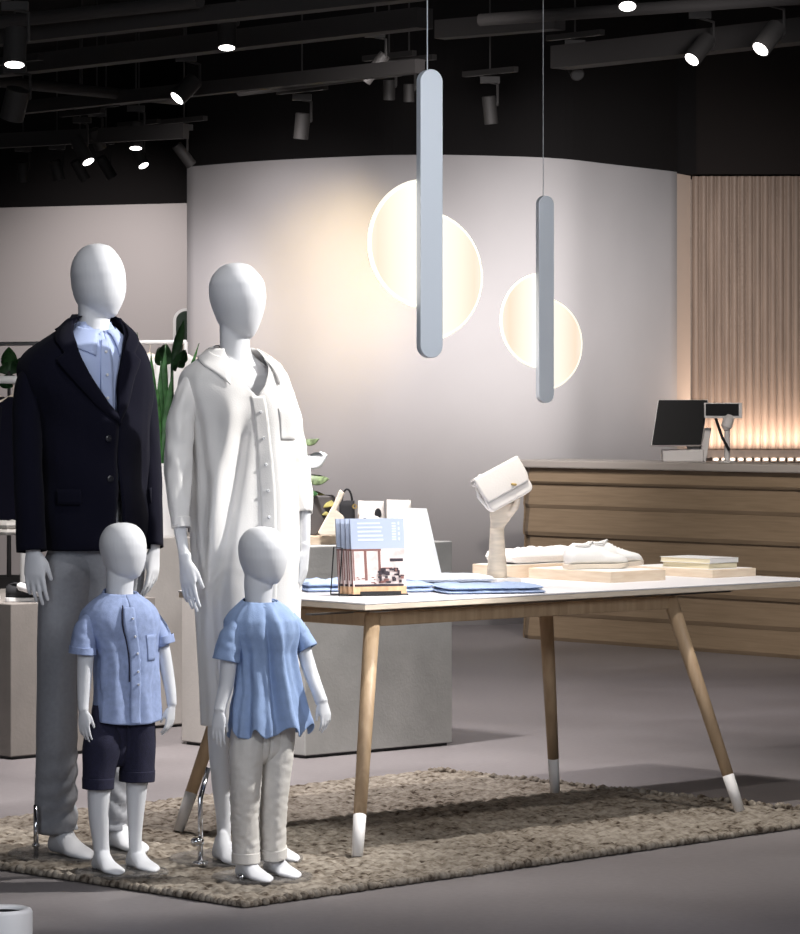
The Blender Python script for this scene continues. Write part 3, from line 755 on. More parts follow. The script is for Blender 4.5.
def hand(mb, wrist, down, side, nrm, L_, curl=.25, thumb=1.0):
    down = down.normalized(); side = (side - down * side.dot(down)).normalized(); nrm = (nrm - down * nrm.dot(down) - side * nrm.dot(side)).normalized()
    P = lambda d_, s_, n_=0: wrist + down * d_ * L_ + side * s_ * L_ + nrm * n_ * L_
    mb.tube([P(-.12, 0), P(0, 0), P(.12, .01), P(.28, .01, .01), P(.42, .005, .015), P(.50, 0, .02)], [L_ * q for q in (.135, .135, .17, .205, .215, .19)], 20, side=side, rb=[L_ * q for q in (.11, .10, .09, .08, .07, .05)])
    for k, (o, ln, st) in enumerate(((.155, .44, .47), (.052, .49, .50), (-.052, .45, .48), (-.152, .36, .44))):
        spread = (o / .155) * .07
        p = P(st, o, .015); d_ = (down + side * spread).normalized(); pts = [P(st - .1, o * .95, .01), p]; rr = [.047 * L_, .046 * L_]
        ang = curl * (.55 + .18 * k)
        for j, fr_q in enumerate((.44, .32, .24)):
            d_ = (d_ * math.cos(ang) + nrm * math.sin(ang)).normalized()
            nn = p + d_ * (ln * fr_q * L_); mid = (p + nn) / 2
            pts += [mid, nn]; rr += [(.044 - .004 * j) * L_, (.043 - .005 * j) * L_]; p = nn; ang = curl * (1 + .2 * k)
        mb.tube(pts, rr, 12, side=side)
    # thumb leaves the side of the palm near its base
    p = P(.10, .10, .02); d1 = (down * .80 + side * .50 * thumb + nrm * .35).normalized(); d2 = (down * .95 + side * .12 * thumb + nrm * .30).normalized()
    q1 = p + d1 * .20 * L_; q2 = q1 + d2 * .17 * L_; q3 = q2 + (d2 + nrm * .1).normalized() * .13 * L_
    mb.tube([p, (p + q1) / 2, q1, (q1 + q2) / 2, q2, q3], [L_ * q for q in (.075, .072, .056, .050, .048, .036)], 12, side=side)
def foot(mb, ankle, fwd, L_, wd=.38, zb=RZ, heel=.24, ank=None, hgt=.36):
    fwd = fwd.normalized(); side = Z.cross(fwd)
    RR = []
    for i in range(17):
        q = i / 16; x = -heel * L_ + L_ * q
        w_ = pchip([0, .06, .25, .5, .72, .9, 1], [.10, .22, .26, .30, .38, .29, .06], q) * L_ * wd / .38 / 2
        h_ = pchip([0, .08, .25, .45, .7, .9, 1], [.10, .26, hgt, .28, .15, .10, .035], q) * L_
        c_ = Vector((ankle.x, ankle.y, zb)) + fwd * x
        ring = []
        for k in range(18):
            a = 2 * math.pi * k / 18; ca, sa = math.cos(a), math.sin(a)
            ring.append(c_ + side * (w_ * abs(ca) ** .85 * (1 if ca > 0 else -1)) * (1 - .25 * max(0, sa)) + Z * (h_ / 2 + .002 + h_ / 2 * abs(sa) ** .8 * (1 if sa > 0 else -1)))
        RR.append(ring)
    mb.rings(RR)
def limb(mb, fig, pts, side=None, seg=20):
    # pts: (px, py, dy, radius px[, depth radius px])
    mb.tube([fig.p(a, b, c) for a, b, c, *_ in pts], [q[3] * fig.k for q in pts], seg, side=side, rb=[(q[4] if len(q) > 4 else q[3]) * fig.k for q in pts])
def dens(pts, n=6):
    # smooth resample of limb control points
    m_ = len(pts[0]); xs_ = [0.0]
    for i in range(1, len(pts)): xs_.append(xs_[-1] + math.hypot(pts[i][0] - pts[i - 1][0], pts[i][1] - pts[i - 1][1]) + .01)
    out = []; T_ = xs_[-1]; N_ = n * (len(pts) - 1)
    for i in range(N_ + 1):
        x = T_ * i / N_; out.append(tuple(pchip(xs_, [p[j] for p in pts], x) for j in range(m_)))
    return out
def sleeve(fig, pts, m, parent, name, amp=.06, seed=0, freq=3.0, thick=.003, seg=40, n=9, rows=None):
    pts = dens([p if len(p) > 4 else (*p, p[3]) for p in pts], n)
    mb = MB()
    dsp = lambda an_, i: amp * (fbm(math.cos(an_) * 1.1 + seed, math.sin(an_) * 1.1, i / len(pts) * freq * 2.2)) * min(1, i / 6)
    mb.tube([fig.p(q[0], q[1], q[2]) for q in pts], [q[3] * fig.k for q in pts], seg, side=Vector((1, 0, 0)), rb=[q[4] * fig.k for q in pts], cap=False, round_end=False, disp=dsp)
    return mb.build(name, m, parent, smooth=True, solid=thick)
def buttons(surf, lst, m, parent, r_=.0055, name='button'):
    for t_, z_, off in lst:
        p = surf(t_, z_, off); q = surf(t_, z_, off + .01); n_ = (q - p); n_.z = 0; n_.normalize()
        ax = (Z, n_.cross(Z), n_)
        mb = MB(); mb.lathe(p, [(.0005, -.002), (r_, -.002), (r_, .002), (r_ * .7, .003), (r_ * .6, .0015), (.0005, .0015)], 16, ax); mb.build(name, m, parent)
def conf(p, t_, z_, body, off):
    # keep a piece lying outside the garment beneath it
    if body is None or z_ > body.z[-1]: return p
    q = body(t_, max(z_, body.z[0]), off); c_ = Vector((body.par(z_)[0], body.par(z_)[1], 0))
    if (Vector((q.x, q.y, 0)) - c_).length > (Vector((p.x, p.y, 0)) - c_).length: return Vector((q.x, q.y, p.z))
    return p
def collar(fig, rowsN, t_open, ztop, zlen, flare, m, parent, point=.02, off=.006, name='collar', stand=True, body=None):
    mb = MB(); n1 = 40
    def ztf(t_): return ztop - .012 * math.cos(t_) 
    def fn(u_, v_):
        t_ = t_open + (2 * math.pi - 2 * t_open) * v_
        edge = math.exp(-min(v_, 1 - v_) * 14)
        zt = ztop - .024 * (math.cos(t_) * .5 + .5)
        z_ = zt - u_ * (zlen + point * edge)
        p = rowsN(t_, zt, off + flare * u_ ** 1.3); p.z = z_ + .004 * math.sin(u_ * 3.1)
        return conf(p, t_, z_, body, .006)
    mb.grid(fn, 10, n1)
    def fn2(u_, v_):
        t_ = t_open * .35 + (2 * math.pi - .7 * t_open) * v_
        zt = ztop - .024 * (math.cos(t_) * .5 + .5) - .001
        p = rowsN(t_, zt, off - .002); p.z = zt - u_ * (zlen * .9); return p
    if stand: mb.grid(fn2, 6, n1)
    return mb.build(name, m, parent, smooth=True, solid=.002)
def plate(fig, cx, D, r_, parent):
    mb = MB(); mb.lathe(Vector(((cx - 400) * D / F, D, RZ - .003)), [(r_, 0), (r_, .006), (r_ - .003, .0085)], 64); return mb.build('base_plate', 'glassplate', parent)

# ------------------------------------------------------------------ MAN
def man():
    g = Fig('suited_mannequin', 'tall faceless white male mannequin in navy blazer and grey trousers', 92, 10.26, 37); rt = g.root
    b = MB()
    hd = g.rows([(243.6, 94, 101), (244.5, 88.5, 106), (247, 83, 111), (252, 77.5, 116), (258, 73.6, 120.3), (265, 71, 123.5), (275, 69.8, 126), (285, 70.8, 126.6), (295, 73, 125.6), (303, 76.5, 123), (310, 83, 119.5), (315, 92, 117), (317.5, 100, 114)], ratio=1.28, n=2.05)
    hd.solid(b, 50, 40)
    nk = g.rows([(290, 80, 108), (305, 78, 110), (315, 78, 110), (325, 78, 110), (336, 76, 112), (350, 70, 118)], ratio=1.0, n=2); nk.solid(b, 16, 30)
    to = g.rows([(335, 66, 120), (348, 40, 136), (365, 34, 140), (400, 44, 138), (450, 52, 134), (500, 54, 136), (540, 58, 132), (560, 66, 122)], ratio=.5, inset=.01); to.solid(b, 30, 36)
    # arms
    limb(b, g, dens([(38, 380, -.09, 8), (34, 400, -.09, 11), (33, 450, -.10, 10), (36, 500, -.14, 8.5), (41, 545, -.17, 7.5)]))
    limb(b, g, dens([(139, 382, .10, 6), (143, 400, .11, 10), (149, 450, .10, 8.5), (152, 500, .06, 7.5), (153.5, 545, .03, 7)]))
    hand(b, g.p(39, 548, -.17), Vector((.06, -.02, -1)), Vector((.93, -.37, 0)), Vector((.37, .93, 0)), .168, .16)
    hand(b, g.p(153.5, 549, .03), Vector((-.02, -.05, -1)), Vector((-.45, -.85, 0)), Vector((-.85, .3, 0)), .155, .25)
    # legs
    limb(b, g, dens([(66, 560, -.04, 22), (60, 690, -.05, 14), (57, 760, -.04, 11), (60, 835, 0, 8.5), (60, 846, 0, 9)]))
    limb(b, g, dens([(108, 560, .06, 22), (107, 690, .08, 14), (108, 760, .09, 11), (111, 825, .11, 8.5), (112, 838, .11, 9)]))
    foot(b, g.p(62, 850, -.02), Vector((.55, -.83, 0)), .235, hgt=.48)
    foot(b, g.p(112, 850, .12), Vector((.55, -.83, 0)), .235, hgt=.48)
    b.build('body', 'skin', rt, remesh=.0034, sm_it=4)
    # trousers: hips plus two legs
    tr = MB()
    def leg(pts, seed):
        pts = dens(pts, 12); N_ = len(pts)
        def dsp(an_, i):
            q = i / N_
            fold = .035 * fbm(math.cos(an_) * 1.2 + seed, math.sin(an_) * 1.2, q * 3)
            crumple = .15 * max(0, q - .62) / .38 * math.sin(q * 95 + 2.5 * math.cos(an_ + seed) + 3 * fbm(q * 7, an_, seed)) * (.5 + .5 * math.cos(an_ - .3))
            crease = .06 * math.exp(-((an_ - R(300)) / .12) ** 2)
            return fold + crumple + crease
        tr.tube([g.p(q[0], q[1], q[2]) for q in pts], [q[3] * g.k for q in pts], 56, side=Vector((1, 0, 0)), rb=[q[4] * g.k for q in pts], cap=False, round_end=False, disp=dsp)
    leg([(78, 545, -.02, 25, 26), (70, 575, -.04, 27, 32), (62, 640, -.05, 22.5, 28), (59, 700, -.05, 20, 26), (57.5, 760, -.03, 20, 25), (56, 800, -.02, 20, 25), (55.5, 829, -.01, 20, 25)], 1)
    leg([(118, 535, .05, 28, 32), (116, 580, .06, 26, 32), (114, 640, .08, 22, 28), (111, 700, .10, 20, 26), (109, 760, .11, 18.5, 24), (108.5, 800, .12, 18, 24), (108, 831, .13, 18.5, 24)], 4)
    hp = g.rows([(500, 52, 143), (540, 52, 141), (570, 54, 139), (605, 60, 130), (630, 78, 112)], ratio=.5)
    hp.sheet(tr, hp.z[0], hp.z[-1], 0, 2 * math.pi, 10, 60)
    tr.build('trousers', 'greytrouser', rt, smooth=True, solid=.003)
    # dress shirt
    jr = [(317, 76, 114), (325, 67, 120), (335, 53, 130), (345, 39, 138), (353, 29.5, 142.5), (362, 24, 145.5), (372, 22, 147), (384, 24, 147.5), (400, 31, 147.5), (430, 40, 146), (455, 42.5, 145), (480, 44, 146.5), (520, 46, 149), (549, 49, 151)]
    sr = g.rows([(322, 79, 110), (328, 76, 113), (336, 70, 119), (344, 60, 126), (352, 48, 133), (362, 40, 138), (380, 38, 139), (430, 47, 139), (480, 50, 140)], ratio=.66)
    sr.disp = lambda t, z: .004 * fbm(t * 1.5, z * 9, 3) + .003 * math.exp(-((t if t < math.pi else t - 2 * math.pi) / .05) ** 2)
    sm = MB(); sr.sheet(sm, g.p(0, 480).z, sr.z[-1], .0, 2 * math.pi, 60, 90); sh = sm.build('shirt', 'shirtblue', rt, smooth=True, solid=.002)
    pk = MB(); sr.sheet(pk, g.p(0, 425).z, g.p(0, 340).z, -.13, .05, 30, 4, .0045); pk.build('placket', 'shirtblue', sh, smooth=True, solid=.002)
    buttons(sr, [(-.04, g.p(0, y).z, .008) for y in (352, 375, 398)], 'button', sh, .0045)
    nkr = g.rows([(300, 77, 111), (330, 77, 111), (350, 74, 114)], ratio=1.05, n=2)
    collar(g, nkr, .22, g.p(0, 322).z, .050, .034, 'shirtblue', sh, .030, .004, body=sr)
    # blazer
    js = g.rows(jr, ratio=.64)
    zbk = g.p(0, 420).z; zt = js.z[-1]
    js.disp = lambda t, z: .006 * fbm(math.cos(t) * 1.4 + 5, math.sin(t) * 1.4, z * 5) + (.010 * math.sin(z * 30 + t * 3) * .25)
    zs = [g.p(0, y).z for y in (549, 520, 470, 421, 400, 380, 360, 345, 332, 320)]
    oL = [.06, .02, -.03, -.05, .10, .24, .40, .58, .90, 1.35]
    oR = [.12, .07, .05, .05, .07, .11, .18, .30, .65, 1.25]
    fL = lambda z: pchip(zs, oL, z); fR = lambda z: pchip(zs, oR, z)
    jm = MB(); js.sheet(jm, js.z[0], zt - .006, fR, lambda z: 2 * math.pi - fL(z), 90, 120)
    jk = jm.build('blazer', 'navy', rt, smooth=True, solid=.005)
    js.disp = None
    # viewer's-left lapel is at t = 2pi - fL
    for sgn, fo in ((-1, fL), (1, fR)):
        lm = MB(); znotch = g.p(0, 354).z
        zz = [g.p(0, y).z for y in (421, 400, 375, 356, 352, 338, 325, 318)]
        ww = [.0, .030, .050, .066, .040, .058, .050, .03]
        wf = lambda z: pchip(zz, ww, z)
        def fn(u_, v_, sgn=sgn, fo=fo):
            z_ = zz[0] + (zz[-1] - zz[0]) * u_; a_ = js.par(z_)[2]
            e_ = fo(z_) - .015; t_ = e_ + (wf(z_) / max(.07, a_)) * v_ * (1.15 if sgn < 0 else 1.0)
            return js(sgn * t_, z_ - .012 * v_ * (1 if z_ < znotch else .4), .011 + .006 * math.sin(v_ * math.pi))
        lm.grid(fn, 60, 12); lm.build('lapel', 'navy', jk, smooth=True, solid=.004)
    # back collar
    cm = MB()
    def fnc(u_, v_):
        t_ = 1.15 + (2 * math.pi - 2.3) * v_
        z_ = g.p(0, 316).z + .006 * math.cos(t_) * -1 - .045 * u_
        p = nkr(t_, g.p(0, 320).z, .014 + .034 * u_ ** 1.2); p.z = z_; return conf(p, t_, z_, js, .008)
    cm.grid(fnc, 8, 50); cm.build('back_collar', 'navy', jk, smooth=True, solid=.005)
    for t0_, t1_, y_ in ((-1.15, -.62, 488), (.75, 1.15, 488)):
        pm = MB(); js.sheet(pm, g.p(0, y_ + 15).z, g.p(0, y_).z, t0_, t1_, 4, 14, .010); pm.build('pocket_flap', 'navy', jk, smooth=True, solid=.004)
    buttons(js, [(-.09, g.p(0, y).z, .012) for y in (438, 478)], 'navybutton', jk, .010)
    s1 = sleeve(g, [(38, 362, -.08, 5, 8), (34, 372, -.09, 9.5, 15), (31.5, 390, -.095, 13, 19), (31, 420, -.10, 14, 19), (32, 460, -.12, 14, 18), (34.5, 500, -.145, 14, 17), (37.5, 549, -.165, 14.6, 16)], 'navy', jk, 'sleeve', .05, 2)
    s2 = sleeve(g, [(136, 364, .08, 5, 8), (139, 374, .10, 7, 15), (143, 392, .11, 9, 18), (146, 420, .105, 9, 18), (149, 460, .09, 9, 17), (151.5, 500, .06, 8.8, 16), (153.5, 547, .03, 8.6, 14)], 'navy', jk, 'sleeve', .05, 6)
    # rod and plate
    pl = plate(g, 78, 10.26, .21, rt)
    mb = MB(); mb.tube([Vector((g.p(39.5, 0).x, 10.16, RZ)), Vector((g.p(39.5, 0).x, 10.16, .17))], [.0075] * 2, 14, round_end=False); mb.tube([Vector((g.p(39.5, 0).x, 10.16, .045)), Vector((g.p(39.5, 0).x, 10.16, .055))], [.011] * 2, 14, round_end=False); mb.build('support_rod', 'chrome', rt, smooth=True)
man()

# ------------------------------------------------------------------ WOMAN
def woman():
    g = Fig('dressed_mannequin', 'tall faceless white female mannequin in long white shirt dress', 240, 10.09, 33); rt = g.root
    b = MB()
    hd = g.rows([(262.8, 233, 240), (263.8, 227, 246), (267, 220, 252), (272.5, 214.5, 257.5), (278, 211, 262), (285, 208.8, 265), (295, 208.8, 266.2), (305, 210.8, 265.4), (315, 214.5, 263), (323, 218, 260.5), (331, 224, 257), (336, 233, 254), (338.5, 243, 251)], ratio=1.25, n=2.05); hd.solid(b, 50, 40)
    nk = g.rows([(315, 220, 250), (330, 219.5, 249.5), (345, 220, 250), (356, 219, 252), (363, 217, 254)], ratio=.95, n=2); nk.solid(b, 18, 30)
    to = g.rows([(346, 224, 247), (356, 218, 253), (364, 208, 263), (373, 197, 273), (390, 192, 280), (420, 200, 280), (470, 208, 278), (540, 206, 285), (600, 212, 285)], ratio=.6); to.solid(b, 26, 36)
    limb(b, g, dens([(189, 396, -.08, 6.5), (183, 430, -.09, 8.5), (179, 470, -.10, 7.5), (182, 520, -.13, 6.5), (188, 556, -.15, 5.2)]))
    limb(b, g, dens([(284, 396, .08, 6.5), (290, 425, .09, 8.5), (299, 470, .08, 7.5), (304, 520, .04, 6.3), (304.5, 548, .02, 5.4)]))
    hand(b, g.p(188.5, 558, -.15), Vector((.10, -.06, -1)), Vector((.72, -.70, 0)), Vector((.7, .7, 0)), .155, .13, .8)
    hand(b, g.p(304.5, 550, .02), Vector((-.05, -.1, -1)), Vector((-.35, -.9, 0)), Vector((-.9, .3, 0)), .145, .25)
    limb(b, g, dens([(234, 590, -.03, 20), (222, 690, -.02, 13), (219, 735, -.01, 11.2), (221, 780, 0, 9.8), (223.5, 830, .02, 7.2), (223.5, 850, .02, 7)]))
    limb(b, g, dens([(268, 590, .03, 20), (274, 690, .05, 12.5), (279, 735, .06, 10.5), (274, 780, .05, 9), (270, 835, .06, 6.6), (269, 846, .06, 6.6)]))
    foot(b, g.p(222, 850, .0), Vector((.40, -.90, 0)), .19, hgt=.48)
    foot(b, g.p(268, 850, .07), Vector((.60, -.80, 0)), .19, hgt=.48)
    b.build('body', 'skin', rt, remesh=.0032, sm_it=4)
    dr = [(348, 212, 256), (354, 205, 264), (361, 197, 273), (368, 187.5, 281), (377, 182, 286.5), (390, 181, 290), (408, 187, 292), (430, 193, 294), (460, 195, 297), (500, 196, 300), (540, 197, 301), (580, 199.5, 301), (620, 202, 300), (660, 204.5, 298), (700, 206.5, 296), (724, 207, 296)]
    ds = g.rows(dr, ratio=.66, n=2.2)
    zT = ds.z[-1]
    def dd(t, z):
        q = min(1, max(0, (zT - z) / .35)); tt = t if t < math.pi else t - 2 * math.pi
        v_ = .010 * q * math.sin(5 * tt + 1.8 * fbm(tt * .6, z * .8, 1)) + .004 * q * math.sin(11 * tt + 2.5 * fbm(tt * .7, z * .9, 5))
        # long diagonal drape from the bust to the hip on the viewer's left
        y_ = 400 + (H - z) / g.k
        c_ = -.30 - .75 * (y_ - 400) / 160.0
        if y_ > 395: v_ -= .022 * math.exp(-((tt - c_ - .10) / .16) ** 2) * min(1, (y_ - 395) / 40) * max(0, min(1, (600 - y_) / 40)); v_ += .014 * math.exp(-((tt - c_ + .20) / .14) ** 2) * min(1, (y_ - 395) / 40) * max(0, min(1, (600 - y_) / 40))
        v_ += .016 * math.exp(-((tt + .45) / .35) ** 2 - ((y_ - 412) / 22) ** 2) + .014 * math.exp(-((tt - .55) / .35) ** 2 - ((y_ - 412) / 22) ** 2)
        return v_ * min(1, (zT - z) / .04) + .0022 * fbm(math.cos(t) * 2, z * 6, 2 + math.sin(t) * 2)
    ds.disp = dd
    zs = [g.p(0, y).z for y in (724, 430, 398, 385, 370, 358, 348)]
    op = [.0, .0, .004, .16, .34, .55, .8]
    fo = lambda z: pchip(zs, op, z)
    m = MB(); ds.sheet(m, ds.z[0], zT - .003, fo, lambda z: 2 * math.pi - fo(z), 170, 150)
    dress = m.build('shirt_dress', 'whitecloth', rt, smooth=True, solid=.003)
    m = MB(); ds.sheet(m, ds.z[0] + .01, g.p(0, 396).z, -.10, .10, 110, 5, .0022); m.build('placket', 'whitecloth', dress, smooth=True, solid=.002)
    buttons(ds, [(0, g.p(0, y).z, .0055) for y in (412, 438, 464, 490, 516, 545)], 'button', dress, .0045)
    m = MB(); ds.sheet(m, g.p(0, 440).z, g.p(0, 408).z, .30, .75, 8, 12, .0025); m.build('chest_pocket', 'whitecloth', dress, smooth=True, solid=.002)
    nkr = g.rows([(330, 216, 253), (352, 216, 254), (370, 206, 262)], ratio=1.0, n=2)
    # collar leaves lying open
    cm = MB()
    for sg in (1, -1):
        def fn(u_, v_, sg=sg):
            t_ = .42 + (math.pi - .42) * v_
            ed = math.exp(-v_ * 9)
            zt_ = g.p(0, 345).z - .045 * (math.cos(t_) * .5 + .5) ** 1.5
            p = nkr(sg * t_, g.p(0, 350).z, .006 + (.036 + .028 * ed) * u_ ** .9); p.z = zt_ - u_ * (.028 + .050 * ed) + .006 * math.sin(u_ * 3); return conf(p, sg * t_, p.z, ds, .007)
        cm.grid(fn, 10, 30)
    cm.build('collar', 'whitecloth', dress, smooth=True, solid=.0025)
    sl = sleeve(g, [(194, 376, -.06, 5, 8), (190, 388, -.075, 9, 15), (186.5, 402, -.085, 12, 19), (183.5, 425, -.09, 13, 20), (180.5, 465, -.10, 13.2, 19), (181.5, 495, -.115, 11, 15), (183.5, 525, -.13, 8.6, 11)], 'whitecloth', dress, 'sleeve', .13, 3, 3.5)
    sleeve(g, [(183.2, 516, -.128, 9.4, 11.6), (184, 526, -.132, 9.0, 11.2)], 'whitecloth', sl, 'cuff', .0, 1, thick=.003)
    sl = sleeve(g, [(276, 376, .06, 5, 8), (280, 388, .075, 9, 15), (285, 404, .085, 11.5, 19), (289, 430, .09, 12.5, 20), (295, 465, .08, 12.5, 19), (300, 495, .06, 11.5, 16), (302.5, 514, .045, 9.8, 13)], 'whitecloth', dress, 'sleeve', .13, 8, 3.5)
    plate(g, 236, 10.14, .20, rt)
    mb = MB(); x_ = g.p(202.5, 0).x
    mb.tube([Vector((x_, 9.98, RZ)), Vector((x_, 9.98, .21)), Vector((g.p(209.5, 0).x, 10.02, .295))], [.0075] * 3, 14, round_end=False)
    mb.lathe(Vector((x_, 9.98, RZ + .004)), [(.024, 0), (.022, .008), (.01, .012)], 24)
    mb.tube([Vector((x_ - .020, 9.97, .085)), Vector((x_ + .004, 9.97, .085))], [.012, .012], 12); mb.build('support_rod', 'chrome', rt, smooth=True)
woman()

# ------------------------------------------------------------------ BOY
def boy():
    g = Fig('boy_mannequin', 'child mannequin in blue short-sleeved shirt and dark denim shorts', 124, 9.87, 28); rt = g.root
    b = MB()
    hd = g.rows([(522.6, 119, 127), (523.8, 113, 133), (527, 106.5, 138.5), (532, 102.5, 143), (538, 99.8, 145.6), (545, 98.9, 146.8), (552, 99.8, 146.8), (560, 102.8, 145.9), (567, 105.4, 144), (573, 109, 141.3), (577, 117, 138.5), (579, 125, 135)], ratio=1.2, n=2.05); hd.solid(b, 44, 38)
    nk = g.rows([(562, 107, 134), (580, 106, 134), (592, 106, 133), (599, 106, 134)], ratio=.95, n=2); nk.solid(b, 14, 28)
    to = g.rows([(600, 110, 132), (610, 102, 142), (625, 98, 147), (660, 103, 147), (715, 102, 148), (730, 112, 138), (738, 116, 132)], ratio=.55, inset=.002); to.solid(b, 24, 34)
    limb(b, g, dens([(92, 628, -.06, 6), (88, 650, -.065, 8.3), (86.5, 680, -.075, 7.2), (86, 702, -.085, 5.6), (86.5, 708, -.09, 5.2)]))
    limb(b, g, dens([(156, 628, .06, 5.5), (160, 645, .065, 7.4), (166, 675, .06, 6.6), (170.5, 700, .04, 5.2), (171, 706, .035, 5)]))
    hand(b, g.p(86, 707, -.09), Vector((.04, -.04, -1)), Vector((.85, -.5, 0)), Vector((.5, .85, 0)), .098, .22, 1.1)
    hand(b, g.p(171, 707, .035), Vector((-.08, -.12, -1)), Vector((-.55, -.8, 0)), Vector((-.85, .3, 0)), .095, .35)
    limb(b, g, dens([(106, 740, -.03, 14), (100, 785, -.03, 12), (99.5, 815, -.02, 10.4), (101, 845, 0, 8.2), (102.5, 862, .01, 8.0)]))
    limb(b, g, dens([(138, 740, .03, 14), (136, 785, .03, 11.2), (134.8, 812, .035, 8.8), (134, 840, .045, 6.8), (134.5, 858, .05, 6.6)]))
    foot(b, g.p(101.5, 850, .0), Vector((.50, -.86, 0)), .162, wd=.42, hgt=.48)
    foot(b, g.p(134, 850, .06), Vector((.52, -.85, 0)), .162, wd=.42, hgt=.48)
    b.build('body', 'skin', rt, remesh=.0026, sm_it=4)
    # shorts
    tr = MB()
    for pts, sd in (([(110, 722, -.01, 15, 14), (105, 731, -.02, 18.5, 18), (103, 745, -.03, 18.5, 21), (100, 770, -.03, 15.5, 19.5), (99, 786, -.03, 14.5, 18.5)], 2), ([(137, 708, .01, 15, 15), (137, 724, .02, 17, 19), (137, 745, .03, 17.5, 21), (136.5, 765, .03, 17, 20), (136, 781, .03, 17, 19)], 5)):
        pts = dens(pts, 10)
        tr.tube([g.p(q[0], q[1], q[2]) for q in pts], [q[3] * g.k for q in pts], 48, side=Vector((1, 0, 0)), rb=[q[4] * g.k for q in pts], cap=False, round_end=False, disp=lambda a, i, sd=sd: .03 * fbm(math.cos(a) * 1.3 + sd, math.sin(a) * 1.3, i * .08))
    hs = g.rows([(704, 95, 150), (725, 92, 152), (746, 92, 151), (757, 99, 144), (766, 110, 132)], ratio=.4); hs.sheet(tr, hs.z[0], hs.z[-1], 0, 2 * math.pi, 16, 60)
    so = tr.build('shorts', 'shorts', rt, smooth=True, solid=.004)
    for pts in ([(99.3, 776, -.03, 15.6, 20), (99, 787, -.03, 15.2, 19.6)], [(136.3, 771, .03, 17.6, 20), (136, 782, .03, 17.4, 19.8)]):
        sleeve(g, pts, 'shorts', so, 'cuff', 0, 1, thick=.004)
    # shirt
    sr = [(590, 106, 134), (595, 101, 139), (600, 94, 146), (606, 87.5, 152), (612, 83, 155.5), (620, 81, 157.5), (629, 84, 157.5), (640, 91, 156.5), (660, 96.5, 156.5), (690, 96.5, 157), (710, 95, 158), (722, 94.5, 159)]
    ss = g.rows(sr, ratio=.68, n=2.3)
    def dd(t, z):
        tt = t if t < math.pi else t - 2 * math.pi; q = min(1, max(0, (ss.z[-1] - z) / .15))
        return .004 * q * math.sin(6 * tt + 2 * fbm(tt, z * 4, 1)) + .0035 * fbm(t * 2, z * 12, 2) 
    ss.disp = dd
    hem = lambda t: g.p(0, 723).z + .010 * (math.sin(t) ** 2)
    m = MB(); ss.sheet(m, hem, lambda t: ss.z[-1] - .012 * (math.cos(t) * .5 + .5), 0, 2 * math.pi, 80, 120); sh = m.build('shirt', 'boyshirt', rt, smooth=True, solid=.003)
    m = MB(); ss.sheet(m, g.p(0, 722).z, g.p(0, 606).z, -.14, .10, 60, 5, .0035); m.build('placket', 'boyshirt', sh, smooth=True, solid=.002)
    m = MB(); ss.sheet(m, g.p(0, 680).z, g.p(0, 604).z, -.185, -.15, 60, 2, .0042); m.build('placket_seam', 'shorts', sh, smooth=True, solid=.001)
    buttons(ss, [(0.03, g.p(0, y).z, .006) for y in (617, 635, 652, 670, 683)], 'button', sh, .0033)
    m = MB(); ss.sheet(m, g.p(0, 660).z, g.p(0, 634).z, .35, .85, 8, 10, .0025); m.build('chest_pocket', 'boyshirt', sh, smooth=True, solid=.002)
    nkr = g.rows([(580, 104, 136), (590, 104, 136), (602, 103, 138)], ratio=1.0, n=2)
    m = MB()
    def fn(u_, v_):
        t_ = .10 + (2 * math.pi - .2) * v_; zt = g.p(0, 588).z - .028 * (math.cos(t_) * .5 + .5); p = nkr(t_, g.p(0, 590).z, .002 + .006 * u_); p.z = zt - u_ * .013; return p
    m.grid(fn, 5, 50); m.build('band_collar', 'boyshirt', sh, smooth=True, solid=.003)
    s1 = sleeve(g, [(94, 613, -.05, 4, 6), (90, 621, -.055, 8.5, 12), (86.5, 632, -.06, 11.2, 15.5), (84.5, 650, -.065, 12.4, 17)], 'boyshirt', sh, 'sleeve', .05, 3)
    sleeve(g, [(85, 645, -.065, 13.1, 17.4), (84.3, 652, -.065, 13.2, 17.4)], 'boyshirt', s1, 'cuff', 0, 1)
    s1 = sleeve(g, [(149, 613, .05, 4, 6), (153, 621, .055, 7, 12), (158, 632, .06, 8.8, 14.5), (162.5, 645, .065, 9.5, 16)], 'boyshirt', sh, 'sleeve', .05, 7)
    sleeve(g, [(161.6, 637, .065, 10.2, 16.4), (163, 645, .065, 10.2, 16.4)], 'boyshirt', s1, 'cuff', 0, 1)
    plate(g, 122, 9.84, .135, rt)
    mb = MB(); mb.tube([g.p(98, 872, .0), g.p(98, 862, .0)], [.006] * 2, 12); mb.lathe(Vector((g.p(98, 0).x, 9.90, RZ + .003)), [(.018, 0), (.014, .01), (.008, .014)], 20); mb.build('support_stud', 'chrome', rt, smooth=True)
boy()

